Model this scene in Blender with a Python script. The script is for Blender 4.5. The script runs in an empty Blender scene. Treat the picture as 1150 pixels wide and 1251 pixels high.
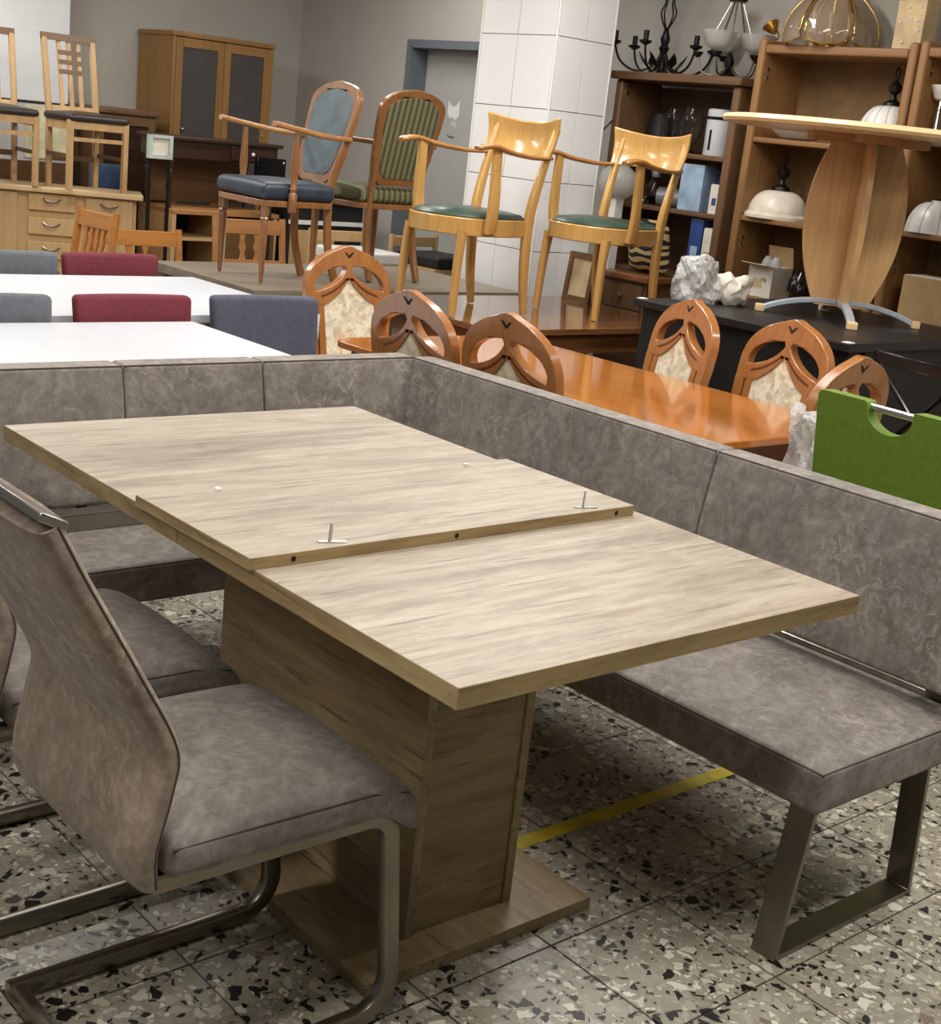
import bpy, math, random
from mathutils import Vector, Matrix
from mathutils.geometry import tessellate_polygon
random.seed(7)
PI = math.pi
scene = bpy.context.scene
C = scene.collection

# ------------------------------------------------------------------ camera
cam_d = bpy.data.cameras.new('camera'); cam = bpy.data.objects.new('camera', cam_d); C.objects.link(cam)
cam_d.sensor_fit = 'HORIZONTAL'; cam_d.sensor_width = 36.0; cam_d.lens = 1659.4/1150*36.0
cam_d.clip_start = 0.05; cam_d.clip_end = 100
YAW, PITCH, ROLL = 0.8343, 0.27103, 0.10978
fw = Vector((math.cos(YAW)*math.cos(PITCH), math.sin(YAW)*math.cos(PITCH), -math.sin(PITCH)))
ri = Vector((math.sin(YAW), -math.cos(YAW), 0)); up = ri.cross(fw)
r2 = ri*math.cos(ROLL)+up*math.sin(ROLL); u2 = -ri*math.sin(ROLL)+up*math.cos(ROLL)
m = Matrix((r2, u2, -fw)).transposed().to_4x4(); m.translation = Vector((0, 0, 1.6))
cam.matrix_world = m
scene.camera = cam
# ------------------------------------------------------------------ light
scene.view_settings.view_transform = 'Standard'; scene.view_settings.look = 'None'
scene.view_settings.gamma = 1; scene.view_settings.use_curve_mapping = False
scene.view_settings.exposure = 0.0
world = bpy.data.worlds.new('world'); scene.world = world; world.use_nodes = True
bg = world.node_tree.nodes['Background']; bg.inputs[0].default_value = (1.0, 0.985, 0.96, 1); bg.inputs[1].default_value = 0.13
CEIL = 3.1
LAMP_NAMES = ['by the near end of the oak table', 'in front of the bench end', 'between the oak table and the white table', 'over the orange dining table', 'over the farther white table', 'over the glossy brown table', 'by the green chair', 'over the pale sideboard', 'added to brighten the grey door wall', 'added to light the suede cantilever chair backs']
LAMPS = [(0.6, 0.9, 0, 38), (2.9, 0.6, 0, 38), (1.2, 3.6, 0, 26), (3.6, 3.4, 0, 42), (2.7, 6.4, 0, 40), (4.5, 4.7, 0, 44), (4.6, 1.6, 0, 42), (2.7, 8.5, 0, 44), (5.2, 7.4, 0, 34), (-1.3, 2.4, 0, 46)]   # ceiling tubes: x, y, rotation, watts; last two added to brighten door and chair backs

# ------------------------------------------------------------------ mesh helpers
def arc(cx, cy, r, a0, a1, n):
    return [(cx+r*math.cos(math.radians(a0+(a1-a0)*i/n)), cy+r*math.sin(math.radians(a0+(a1-a0)*i/n))) for i in range(n+1)]
def bez(p0, p1, p2, p3, n):
    out = []
    for i in range(n+1):
        t = i/n; s = 1-t
        out.append(tuple(s**3*a+3*s*s*t*b+3*s*t*t*c+t**3*d for a, b, c, d in zip(p0, p1, p2, p3)))
    return out
def spline(pts, n=6):
    P = [Vector(p) for p in pts]; out = []
    for i in range(len(P)-1):
        a = P[i-1] if i else P[0]; b = P[i]; c = P[i+1]; d = P[i+2] if i+2 < len(P) else P[-1]
        for k in range(n):
            t = k/n
            out.append(0.5*((2*b)+(c-a)*t+(2*a-5*b+4*c-d)*t*t+(3*b-a-3*c+d)*t**3))
    out.append(P[-1]); return out

class MB:
    def __init__(s): s.v = []; s.f = []; s.hard = False
    def add(s, vs, fs):
        o = len(s.v); s.v += [Vector(v) for v in vs]; s.f += [tuple(i+o for i in f) for f in fs]; return s
    def xf(s, M):
        s.v = [M @ v for v in s.v]; return s
    def move(s, x, y, z): return s.xf(Matrix.Translation((x, y, z)))
    def rot(s, a, ax='Z'): return s.xf(Matrix.Rotation(math.radians(a), 4, ax))
    def warp(s, fn):
        s.v = [Vector(fn(v)) for v in s.v]; return s
    def box(s, x0, x1, y0, y1, z0, z1, r=0, n=2, sub=(1, 1, 1)):
        if r <= 0 and sub == (1, 1, 1):
            return s.add([(x0,y0,z0),(x1,y0,z0),(x1,y1,z0),(x0,y1,z0),(x0,y0,z1),(x1,y0,z1),(x1,y1,z1),(x0,y1,z1)],
                         [(3,2,1,0),(4,5,6,7),(0,1,5,4),(1,2,6,5),(2,3,7,6),(3,0,4,7)])
        if n == 1: s.hard = True
        c = Vector(((x0+x1)/2, (y0+y1)/2, (z0+z1)/2)); h = [(x1-x0)/2, (y1-y0)/2, (z1-z0)/2]
        r = min(r, min(h)*0.999)
        ax = []
        for i in range(3):
            L = []
            if r > 0:
                L += [-h[i]+r*(k/n) for k in range(n)]
                L += [-h[i]+r+(2*h[i]-2*r)*k/sub[i] for k in range(sub[i]+1)]
                L += [h[i]-r+r*((k+1)/n) for k in range(n)]
            else: L = [-h[i]+2*h[i]*k/sub[i] for k in range(sub[i]+1)]
            ax.append(L)
        idx = {}; vs = []; fs = []
        def V(p):
            k = (round(p[0], 6), round(p[1], 6), round(p[2], 6))
            if k not in idx:
                q = Vector(p)
                if r > 0:
                    inn = Vector([max(-h[i]+r, min(h[i]-r, p[i])) for i in range(3)]); d = q-inn
                    if d.length > 1e-9:
                        # even spacing on the arc
                        d = Vector([math.tan(max(-1, min(1, d[i]/r))*PI/4) for i in range(3)])
                        q = inn+d.normalized()*r
                idx[k] = len(vs); vs.append(q+c)
            return idx[k]
        for a in range(3):
            b, e = (a+1) % 3, (a+2) % 3
            for sg in (-1, 1):
                for i in range(len(ax[b])-1):
                    for j in range(len(ax[e])-1):
                        quad = []
                        for (bi, ej) in ((i, j), (i+1, j), (i+1, j+1), (i, j+1)):
                            p = [0, 0, 0]; p[a] = sg*h[a]; p[b] = ax[b][bi]; p[e] = ax[e][ej]; quad.append(V(p))
                        if sg < 0: quad.reverse()
                        fs.append(tuple(quad))
        return s.add(vs, fs)
    def lathe(s, prof, n=16, c=(0, 0, 0)):
        vs = []; fs = []; m_ = len(prof)
        for k in range(n):
            a = 2*PI*k/n
            for r, z in prof: vs.append((c[0]+r*math.cos(a), c[1]+r*math.sin(a), c[2]+z))
        for k in range(n):
            for i in range(m_-1):
                a, b = k*m_+i, ((k+1) % n)*m_+i
                fs.append((a, b, b+1, a+1))
        if prof[0][0] > 1e-5: fs.append(tuple(((n-1-k)*m_) for k in range(n)))
        if prof[-1][0] > 1e-5: fs.append(tuple((k*m_+m_-1) for k in range(n)))
        return s.add(vs, fs)
    def sweep(s, path, prof, N=None, closed=False, scale=None, cap=True):
        P = [Vector(p) for p in path]; n = len(P); m_ = len(prof); vs = []; fs = []
        nr = None
        for i in range(n):
            if closed: a = (P[i]-P[i-1]).normalized(); b = (P[(i+1) % n]-P[i]).normalized()
            else:
                a = (P[i]-P[i-1]).normalized() if i else (P[1]-P[0]).normalized()
                b = (P[i+1]-P[i]).normalized() if i < n-1 else a
            T = (a+b)
            T = T.normalized() if T.length > 1e-6 else b
            mit = 1/max(0.4, T.dot(b))
            if N is not None:
                bn = Vector(N).normalized(); bn = (bn-T*bn.dot(T)).normalized(); nn = bn.cross(T)
            else:
                if nr is None:
                    nr = Vector((0, 0, 1)) if abs(T.z) < 0.9 else Vector((1, 0, 0))
                nr = (nr-T*nr.dot(T)).normalized(); bn = nr; nn = bn.cross(T)
                mit = 1
            sc = scale[i] if scale else 1
            for (u, w) in prof: vs.append(P[i]+bn*(u*sc)+nn*(w*sc*mit))
        for i in range(n if closed else n-1):
            for k in range(m_):
                a = i*m_+k; b = i*m_+(k+1) % m_; c_ = ((i+1) % n)*m_+(k+1) % m_; d = ((i+1) % n)*m_+k
                fs.append((a, b, c_, d))
        if cap and not closed:
            fs.append(tuple(reversed(range(m_)))); fs.append(tuple((n-1)*m_+k for k in range(m_)))
        return s.add(vs, fs)
    def tube(s, path, r, n=8, closed=False, scale=None):
        return s.sweep(path, [(r*math.cos(2*PI*k/n), r*math.sin(2*PI*k/n)) for k in range(n)], None, closed, scale)
    def prism(s, outer, holes, w0, w1, f=lambda u, v, w: (u, w, v)):
        loops = [list(outer)]+[list(h) for h in holes]
        allp = [p for L in loops for p in L]
        tris = tessellate_polygon([[Vector((p[0], p[1], 0)) for p in L] for L in loops])
        n = len(allp)
        vs = [f(p[0], p[1], w0) for p in allp]+[f(p[0], p[1], w1) for p in allp]; fs = []
        for t in tris:
            a, b, c_ = [allp[i] for i in t]
            ar = (b[0]-a[0])*(c_[1]-a[1])-(b[1]-a[1])*(c_[0]-a[0])
            t = tuple(t) if ar > 0 else tuple(reversed(t))
            fs.append(t); fs.append(tuple(i+n for i in reversed(t)))
        o = 0
        for li, L in enumerate(loops):
            k = len(L); ar = sum(L[i][0]*L[(i+1) % k][1]-L[(i+1) % k][0]*L[i][1] for i in range(k))
            for i in range(k):
                a, b = o+i, o+(i+1) % k
                q = (a, a+n, b+n, b)
                if (ar > 0) != (li == 0): q = tuple(reversed(q))
                fs.append(q)
            o += k
        return s.add(vs, fs)
    def grid(s, nu, nv, fn):
        vs = [fn(i/nu, j/nv) for j in range(nv+1) for i in range(nu+1)]
        fs = [(j*(nu+1)+i, j*(nu+1)+i+1, (j+1)*(nu+1)+i+1, (j+1)*(nu+1)+i) for j in range(nv) for i in range(nu)]
        return s.add(vs, fs)
    def mesh(s, name, mat, smooth=True, ang=38):
        me = bpy.data.meshes.new(name); me.from_pydata([tuple(v) for v in s.v], [], s.f); me.update()
        import bmesh
        bm = bmesh.new(); bm.from_mesh(me); bmesh.ops.recalc_face_normals(bm, faces=bm.faces)
        ca = math.radians(20 if s.hard else ang)
        for e in bm.edges:
            if len(e.link_faces) == 2 and e.calc_face_angle(0) > ca: e.smooth = False
        for f_ in bm.faces: f_.smooth = smooth
        bm.to_mesh(me); bm.free()
        me.materials.append(MAT[mat]); return me

def obj(name, mb, mat, parent=None, bevel=0, smooth=True, label=None, ang=38):
    me = mb.mesh(name, mat, smooth, ang) if isinstance(mb, MB) else mb
    o = bpy.data.objects.new(name, me); C.objects.link(o)
    if parent is not None: o.parent = parent
    if label: o['label'] = label
    if bevel:
        b = o.modifiers.new('bevel', 'BEVEL'); b.width = bevel; b.segments = 2; b.limit_method = 'ANGLE'; b.angle_limit = math.radians(45)
    return o
def tag(o, label, cat, group=None):
    o['label'] = label; o['category'] = cat
    if group: o['group'] = group
    return o
def thing(name, label, cat, loc=(0, 0, 0), rz=0, group=None):
    o = bpy.data.objects.new(name, None); C.objects.link(o); o.empty_display_size = 0.1
    o.location = loc; o.rotation_euler = (0, 0, math.radians(rz)); return tag(o, label, cat, group)
def struct(name, mb, mat, parent=None, label=None, **k):
    o = obj(name, mb, mat, parent, **k)
    if parent is None: o['kind'] = 'structure'
    if label: o['label'] = label
    return o
def dup(root, loc, rz, label=None):
    r = root.copy(); C.objects.link(r); r.location = loc; r.rotation_euler = (0, 0, math.radians(rz))
    if label: r['label'] = label
    for ch in list(root.children):
        c = ch.copy(); C.objects.link(c); c.parent = r
        for g in list(ch.children):
            d = g.copy(); C.objects.link(d); d.parent = c
    return r
def rrect(w, h, r, n=3):
    pts = []
    for cx, cy, a in ((w/2-r, h/2-r, 0), (-w/2+r, h/2-r, 90), (-w/2+r, -h/2+r, 180), (w/2-r, -h/2+r, 270)):
        pts += arc(cx, cy, r, a, a+90, n)
    return pts

# ------------------------------------------------------------------ materials
MAT = {}
def lin(c):
    c = c/255.0
    return c/12.92 if c <= 0.04045 else ((c+0.055)/1.055)**2.4
def rgb(*c): return (lin(c[0]), lin(c[1]), lin(c[2]), 1)
class NT:
    def __init__(s, name):
        s.m = bpy.data.materials.new(name); s.m.use_nodes = True; s.t = s.m.node_tree; s.b = s.t.nodes['Principled BSDF']; MAT[name] = s.m
    def n(s, typ, ins=None, **props):
        x = s.t.nodes.new(typ)
        for k, v in props.items(): setattr(x, k, v)
        for k, v in (ins or {}).items():
            if hasattr(v, 'is_output') or isinstance(v, bpy.types.NodeSocket): s.t.links.new(v, x.inputs[k])
            else: x.inputs[k].default_value = v
        return x
    def ramp(s, fac, stops, interp='LINEAR'):
        x = s.t.nodes.new('ShaderNodeValToRGB'); x.color_ramp.interpolation = interp
        while len(x.color_ramp.elements) < len(stops): x.color_ramp.elements.new(0.5)
        for e, (p, c) in zip(x.color_ramp.elements, stops): e.position = p; e.color = c
        s.t.links.new(fac, x.inputs[0]); return x.outputs[0]
    def mix(s, fac, a, b, mode='MIX'):
        x = s.t.nodes.new('ShaderNodeMix'); x.data_type = 'RGBA'; x.blend_type = mode
        for k, v in ((0, fac), (6, a), (7, b)):
            if isinstance(v, bpy.types.NodeSocket): s.t.links.new(v, x.inputs[k])
            else: x.inputs[k].default_value = v
        return x.outputs[2]
    def set(s, **k):
        for a, v in k.items():
            a = {'color': 'Base Color', 'rough': 'Roughness', 'metal': 'Metallic', 'trans': 'Transmission Weight', 'alpha': 'Alpha', 'sheen': 'Sheen Weight', 'coat': 'Coat Weight', 'normal': 'Normal', 'ior': 'IOR', 'spec': 'Specular IOR Level', 'sss': 'Subsurface Weight', 'coatr': 'Coat Roughness'}[a]
            if isinstance(v, bpy.types.NodeSocket): s.t.links.new(v, s.b.inputs[a])
            else: s.b.inputs[a].default_value = v
        return s
    def bump(s, h, st=0.2, d=0.002):
        x = s.n('ShaderNodeBump', {'Strength': st, 'Distance': d, 'Height': h}); s.set(normal=x.outputs[0])
    def coord(s, scale=(1, 1, 1), kind='Object', rot=(0, 0, 0)):
        t = s.n('ShaderNodeTexCoord'); mp = s.n('ShaderNodeMapping', {'Vector': t.outputs[kind], 'Scale': scale, 'Rotation': rot}); return mp.outputs[0]
    def noise(s, v, scale, detail=4, rough=0.55, dist=0):
        return s.n('ShaderNodeTexNoise', {'Vector': v, 'Scale': scale, 'Detail': detail, 'Roughness': rough, 'Distortion': dist}).outputs[0]
def plain(name, c, rough=0.5, metal=0, var=0.08, bump=0.0, sc=12, **k):
    t = NT(name); v = t.coord()
    nz = t.noise(v, sc, 4)
    a = rgb(*[max(0, x*(1-var)) for x in c]); b = rgb(*[min(255, x*(1+var)) for x in c])
    t.set(color=t.ramp(nz, [(0.3, a), (0.7, b)]), rough=rough, metal=metal, **k)
    if bump: t.bump(t.noise(v, sc*8, 3), bump)
    return t
def wood(name, c, axis='x', rough=0.4, contrast=0.25, scale=1.0, coat=0.0, bump=0.08):
    t = NT(name); st = {'x': (0.9, 14, 14), 'y': (14, 0.9, 14), 'z': (14, 14, 0.9)}[axis]
    v = t.coord(tuple(q*scale for q in st))
    n1 = t.noise(v, 1.0, 5, 0.6, 0.5); v2 = t.coord(tuple(q*scale*5 for q in st)); n2 = t.noise(v2, 1.4, 3)
    a = rgb(*[x*(1-contrast) for x in c]); b = rgb(*c); d = rgb(*[min(255, x*(1+contrast*0.55)) for x in c])
    c1 = t.ramp(n1, [(0.3, a), (0.5, b), (0.7, d)])
    c2 = t.mix(0.35, c1, t.ramp(n2, [(0.35, a), (0.65, d)]))
    t.set(color=c2, rough=rough, coat=coat, coatr=0.08)
    if bump: t.bump(n2, bump, 0.001)
    return t
def oak(name, axis, tint=(1, 1, 1)):      # washed wild-oak decor: long cream streaks, grey-brown bands, dark fibres
    t = NT(name)
    L = lambda al, ac: {'x': (al, ac, ac), 'y': (ac, al, ac), 'z': (ac, ac, al)}[axis]
    n1 = t.noise(t.coord(L(0.7, 4.5)), 1.0, 5, 0.6, 0.8)
    n2 = t.noise(t.coord(L(2.0, 34)), 1.0, 6, 0.68, 0.5)
    n3 = t.noise(t.coord(L(2.6, 60)), 1.3, 4, 0.6, 0.3)
    n4 = t.noise(t.coord(L(5.0, 14)), 1.2, 5, 0.65, 1.6)
    T = lambda *c: rgb(*[x*k for x, k in zip(c, tint)])
    base = t.ramp(n1, [(0.30, T(106, 93, 81)), (0.42, T(148, 134, 118)), (0.51, T(186, 175, 157)), (0.58, T(154, 138, 119)), (0.70, T(200, 191, 173))])
    fib = t.ramp(n2, [(0.30, T(112, 100, 86)), (0.47, T(166, 153, 134)), (0.58, T(190, 179, 158)), (0.72, T(212, 204, 186))])
    col = t.mix(0.40, base, fib)
    col = t.mix(0.18, col, t.ramp(n4, [(0.35, T(120, 106, 90)), (0.62, T(208, 199, 180))]))
    dark = t.ramp(n3, [(0.30, (0.7, 0.7, 0.7, 1)), (0.42, (0, 0, 0, 1))])
    col = t.mix(dark, col, T(98, 86, 72))
    t.set(color=col, rough=0.45, spec=0.35); t.bump(n2, 0.15, 0.001)
    return t
def suede(name, c):
    t = NT(name); v = t.coord()
    n1 = t.noise(v, 3.2, 7, 0.68, 1.4); n2 = t.noise(v, 11, 7, 0.7, 2.2); n3 = t.noise(v, 34, 5, 0.7, 1.0)
    a = rgb(*[x*0.62 for x in c]); b = rgb(*c); d = rgb(*[min(255, x*1.3) for x in c]); w = rgb(c[0]*0.86, c[1]*0.76, c[2]*0.68)
    col = t.ramp(n1, [(0.3, a), (0.5, b), (0.68, d)])
    col = t.mix(0.5, col, t.ramp(n2, [(0.34, w), (0.5, b), (0.62, d), (0.72, rgb(*[min(255, x*1.45) for x in c]))]))
    col = t.mix(0.22, col, t.ramp(n3, [(0.35, a), (0.65, d)]))
    n4 = t.noise(v, 24, 8, 0.8, 1.2); n5 = t.noise(v, 2.3, 3, 0.5)      # pale rubbed veins, only in patches
    vein = t.mix(1.0, t.ramp(n4, [(0.52, (0, 0, 0, 1)), (0.60, (1, 1, 1, 1)), (0.68, (0, 0, 0, 1))]), t.ramp(n5, [(0.42, (0, 0, 0, 1)), (0.62, (0.6, 0.6, 0.6, 1))]), 'MULTIPLY')
    col = t.mix(vein, col, rgb(*[min(255, x*1.5) for x in c]))
    t.set(color=col, rough=0.72, sheen=0.1, spec=0.3); t.bump(t.mix(0.5, n2, n3), 0.25, 0.002)
    return t

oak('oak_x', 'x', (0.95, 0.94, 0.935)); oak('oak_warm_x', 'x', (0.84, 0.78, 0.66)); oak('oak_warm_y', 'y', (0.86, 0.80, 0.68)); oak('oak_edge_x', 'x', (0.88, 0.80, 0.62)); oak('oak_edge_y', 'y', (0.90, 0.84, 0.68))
suede('suede', (125, 118, 111)); suede('suede_brown', (132, 117, 104))
plain('seam', (70, 60, 52), 0.8)
plain('steel', (170, 166, 158), 0.28, 1.0, 0.03)
plain('steel_dark', (140, 133, 120), 0.33, 1.0, 0.04)
plain('chrome', (215, 215, 215), 0.08, 1.0, 0.01)
plain('zinc', (190, 190, 186), 0.3, 0.9, 0.05)
plain('dark_hole', (20, 14, 10), 0.9)
plain('white_pin', (225, 222, 212), 0.5)
plain('wall_paint', (176, 171, 163), 0.85, 0, 0.02, 0.05, 3)
plain('wall_white', (226, 228, 230), 0.8, 0, 0.02, 0.03, 3)
plain('ceiling_paint', (214, 212, 206), 0.9, 0, 0.02)
plain('door_grey', (176, 176, 172), 0.5, 0, 0.02); plain('frame_grey', (104, 110, 118), 0.45, 0, 0.03)
plain('tile_white', (238, 238, 238), 0.16, 0, 0.008, 0, 1.5); plain('grout', (112, 110, 108), 0.9); plain('floor_grout', (66, 61, 54), 0.95)
plain('trim_white', (240, 240, 236), 0.35, 0, 0.01)
plain('white_laminate', (220, 224, 230), 0.3, 0, 0.01)
plain('white_edge', (205, 208, 214), 0.4, 0, 0.01)
plain('fab_grey', (104, 107, 113), 0.9, 0, 0.06, 0.3, 30); plain('fab_red', (112, 44, 54), 0.9, 0, 0.07, 0.3, 30); plain('fab_slate', (82, 84, 98), 0.9, 0, 0.06, 0.3, 30)
wood('grey_table', (136, 124, 108), 'x', 0.45, 0.16); wood('grey_table_edge', (150, 138, 120), 'x', 0.5, 0.12)
wood('brown_gloss', (126, 84, 52), 'x', 0.09, 0.25, 1, 0.5, 0); wood('brown_side', (120, 78, 46), 'x', 0.3, 0.25)
wood('orange_top', (176, 108, 46), 'y', 0.14, 0.14, 0.7, 0.6, 0); wood('orange_wood', (160, 104, 56), 'z', 0.24, 0.14, 1, 0.5, 0)
wood('orange_dark', (104, 54, 26), 'z', 0.3, 0.2)
wood('beech_yellow', (198, 154, 88), 'z', 0.22, 0.12, 0.8, 0.4, 0); wood('beech_arm', (164, 114, 62), 'x', 0.25, 0.15, 0.8, 0.4, 0)
plain('green_vinyl', (44, 66, 56), 0.35, 0, 0.1, 0.1, 20)
wood('walnut_red', (136, 92, 54), 'z', 0.3, 0.2, 1, 0.3, 0); wood('walnut_arm', (166, 118, 72), 'x', 0.3, 0.15, 1, 0.3, 0)
plain('blue_vinyl', (44, 54, 67), 0.42, 0, 0.15, 0.1, 14); plain('blue_vinyl_back', (80, 94, 100), 0.4, 0, 0.15, 0.1, 8)
wood('pine', (136, 98, 58), 'z', 0.5, 0.16, 0.6); wood('pine_shelf', (136, 98, 58), 'y', 0.5, 0.16, 0.6); plain('pine_back', (116, 88, 52), 0.7, 0, 0.08)
wood('dark_pine', (102, 73, 46), 'z', 0.5, 0.18, 0.6); wood('dark_pine_shelf', (102, 73, 46), 'y', 0.5, 0.18, 0.6); plain('dark_back', (84, 58, 36), 0.7, 0, 0.08)
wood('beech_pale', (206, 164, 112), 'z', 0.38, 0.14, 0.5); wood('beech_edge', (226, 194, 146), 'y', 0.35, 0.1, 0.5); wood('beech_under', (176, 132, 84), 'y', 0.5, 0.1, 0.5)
plain('black_paint', (24, 23, 24), 0.38, 0, 0.1); plain('black_matt', (22, 20, 20), 0.6, 0, 0.1); plain('black_gloss', (10, 10, 12), 0.15)
plain('silver_paint', (186, 194, 202), 0.35, 0.35, 0.03)
plain('green_leather', (104, 132, 38), 0.5, 0, 0.05, 0.25, 60)
wood('sideboard_wood', (190, 156, 110), 'z', 0.5, 0.1, 0.4); wood('sideboard_top', (208, 178, 134), 'x', 0.5, 0.1, 0.4)
wood('wardrobe_wood', (142, 104, 56), 'z', 0.45, 0.12, 0.5); plain('wardrobe_glass', (70, 66, 64), 0.3, 0, 0.05)
wood('mahogany', (58, 38, 26), 'x', 0.3, 0.25); wood('brown_wood', (104, 74, 42), 'x', 0.5, 0.2)
wood('chair_oak', (192, 156, 110), 'z', 0.4, 0.14); wood('chair_oak_dark', (110, 80, 48), 'x', 0.4, 0.14); plain('dark_leather', (46, 36, 34), 0.4, 0, 0.1, 0.1, 30)
wood('rustic_orange', (184, 122, 56), 'x', 0.4, 0.16); wood('rustic_tan', (176, 124, 74), 'x', 0.45, 0.16)
plain('iron_black', (24, 22, 22), 0.4, 0.5); plain('brass', (214, 178, 104), 0.16, 1.0, 0.02); plain('porcelain', (226, 224, 220), 0.3, 0, 0.03)
plain('frosted', (190, 190, 184), 0.4, 0, 0.02, 0, 5, alpha=0.55); plain('alabaster', (216, 206, 190), 0.35, 0, 0.06)
plain('cardboard', (176, 146, 104), 0.85, 0, 0.06); plain('carton_white', (216, 210, 196), 0.8, 0, 0.04); plain('box_blue', (150, 172, 196), 0.5, 0, 0.12); plain('box_navy', (40, 66, 128), 0.5, 0, 0.1)
plain('canister', (200, 202, 204), 0.35, 0, 0.03); plain('kraft_shade', (198, 176, 136), 0.6, 0, 0.1, 0.2, 10)
plain('yellow_tape', (196, 176, 44), 0.55, 0, 0.12); plain('paper_cream', (232, 226, 190), 0.8); plain('red_print', (176, 60, 50), 0.8)
plain('shade_rib', (176, 174, 170), 0.5); plain('grey_tin', (140, 142, 146), 0.35, 0.6)
plain('blue_plain', (70, 92, 130), 0.6); plain('mint_frame', (178, 190, 182), 0.5)
def glass(name, c, rough=0.03, alpha=0.3):
    t = NT(name); t.set(color=rgb(*c), rough=rough, alpha=alpha, spec=0.8); return t
NT('clear_glass').set(color=rgb(236, 240, 240), rough=0.02, trans=1.0, ior=1.25); glass('smoke_glass', (150, 130, 106), 0.05, 0.6)
def film():
    t = NT('plastic_film'); v = t.coord(); n1 = t.noise(v, 22, 4, 0.6, 1.5)
    t.set(color=rgb(222, 222, 220), rough=0.18, spec=0.7, alpha=t.ramp(n1, [(0.35, (0.28,)*3+(1,)), (0.7, (0.8,)*3+(1,))])); t.bump(n1, 0.9, 0.02)
film()
def terrazzo():
    t = NT('terrazzo'); g = t.n('ShaderNodeNewGeometry'); pos = g.outputs['Position']
    wob = t.n('ShaderNodeTexNoise', {'Vector': pos, 'Scale': 26.0, 'Detail': 2.0})
    wv = t.n('ShaderNodeVectorMath', {0: wob.outputs['Color'], 1: (0.5, 0.5, 0.5)}, operation='SUBTRACT')
    ws = t.n('ShaderNodeVectorMath', {0: wv.outputs[0], 'Scale': 0.035}, operation='SCALE')
    p2 = t.n('ShaderNodeVectorMath', {0: pos, 1: ws.outputs[0]}, operation='ADD').outputs[0]
    p2 = t.n('ShaderNodeMapping', {'Vector': p2, 'Scale': (1, 1, 0.0)}).outputs[0]
    base = t.ramp(t.noise(pos, 7, 5), [(0.3, rgb(134, 128, 113)), (0.7, rgb(160, 154, 137))])
    col = base
    for sc, wid, seed in ((66, 0.14, 3.7), (31, 0.22, 0.0)):
        mp = t.n('ShaderNodeMapping', {'Vector': p2, 'Location': (seed, seed*1.3, 0)}).outputs[0]
        vo = t.n('ShaderNodeTexVoronoi', {'Vector': mp, 'Scale': float(sc), 'Randomness': 1.0}, voronoi_dimensions='2D')
        ed = t.n('ShaderNodeTexVoronoi', {'Vector': mp, 'Scale': float(sc), 'Randomness': 1.0}, voronoi_dimensions='2D', feature='DISTANCE_TO_EDGE')
        sep = t.n('ShaderNodeSeparateColor', {'Color': vo.outputs['Color']})
        chip = t.ramp(sep.outputs[0], [(0.0, rgb(26, 25, 23)), (0.19, rgb(78, 74, 66)), (0.23, rgb(146, 138, 122)), (0.36, rgb(190, 184, 166)), (0.5, rgb(156, 149, 133)), (0.68, rgb(210, 205, 188)), (0.80, rgb(166, 160, 145)), (0.965, rgb(120, 106, 92))], 'CONSTANT')
        # chips differ in size: the joint width is driven by a second random channel
        w = t.n('ShaderNodeMath', {0: sep.outputs[1], 1: 0.30}, operation='MULTIPLY')
        w2 = t.n('ShaderNodeMath', {0: w.outputs[0], 1: wid*0.45}, operation='ADD')
        mk = t.n('ShaderNodeMath', {0: ed.outputs['Distance'], 1: w2.outputs[0]}, operation='GREATER_THAN')
        col = t.mix(mk.outputs[0], col, chip)
    t.set(color=col, rough=0.38, spec=0.4)
terrazzo()
def brocade():      # cream chair fabric with a geometric blush and sage print
    t = NT('brocade'); v = t.coord((1, 1, 1), 'Object', (0.3, 0.5, 0.2))
    vo = t.n('ShaderNodeTexVoronoi', {'Vector': v, 'Scale': 52.0}, distance='CHEBYCHEV')
    sp = t.n('ShaderNodeSeparateColor', {'Color': vo.outputs['Color']})
    c1 = t.ramp(sp.outputs[0], [(0, rgb(222, 208, 182)), (0.35, rgb(206, 176, 148)), (0.55, rgb(230, 220, 196)), (0.75, rgb(172, 164, 138)), (0.9, rgb(216, 190, 166))], 'CONSTANT')
    v2 = t.n('ShaderNodeTexVoronoi', {'Vector': v, 'Scale': 26.0}, distance='MANHATTAN', feature='F1')
    sp2 = t.n('ShaderNodeSeparateColor', {'Color': v2.outputs['Color']})
    c2 = t.ramp(sp2.outputs[1], [(0, rgb(226, 214, 188)), (0.4, rgb(206, 180, 156)), (0.6, rgb(232, 222, 200)), (0.82, rgb(184, 176, 150))], 'CONSTANT')
    t.set(color=t.mix(0.5, c1, c2), rough=0.85)
    t.bump(t.noise(v, 120, 2), 0.2)
brocade()
def stripes(name, c1, c2, sc, axis=0):
    t = NT(name); v = t.coord(); sx = t.n('ShaderNodeSeparateXYZ', {'Vector': v}).outputs[axis]
    s1 = t.n('ShaderNodeMath', {0: sx, 1: sc}, operation='MULTIPLY'); s2 = t.n('ShaderNodeMath', {0: s1.outputs[0]}, operation='FRACT')
    t.set(color=t.ramp(s2.outputs[0], [(0, rgb(*c1)), (0.3, rgb(*[x*0.8 for x in c1])), (0.5, rgb(*c2)), (0.6, rgb(*c1)), (0.7, rgb(*c2)), (0.8, rgb(*[x*0.85 for x in c2]))], 'CONSTANT'), rough=0.85)
stripes('green_stripe', (76, 78, 48), (136, 130, 96), 26)
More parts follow.
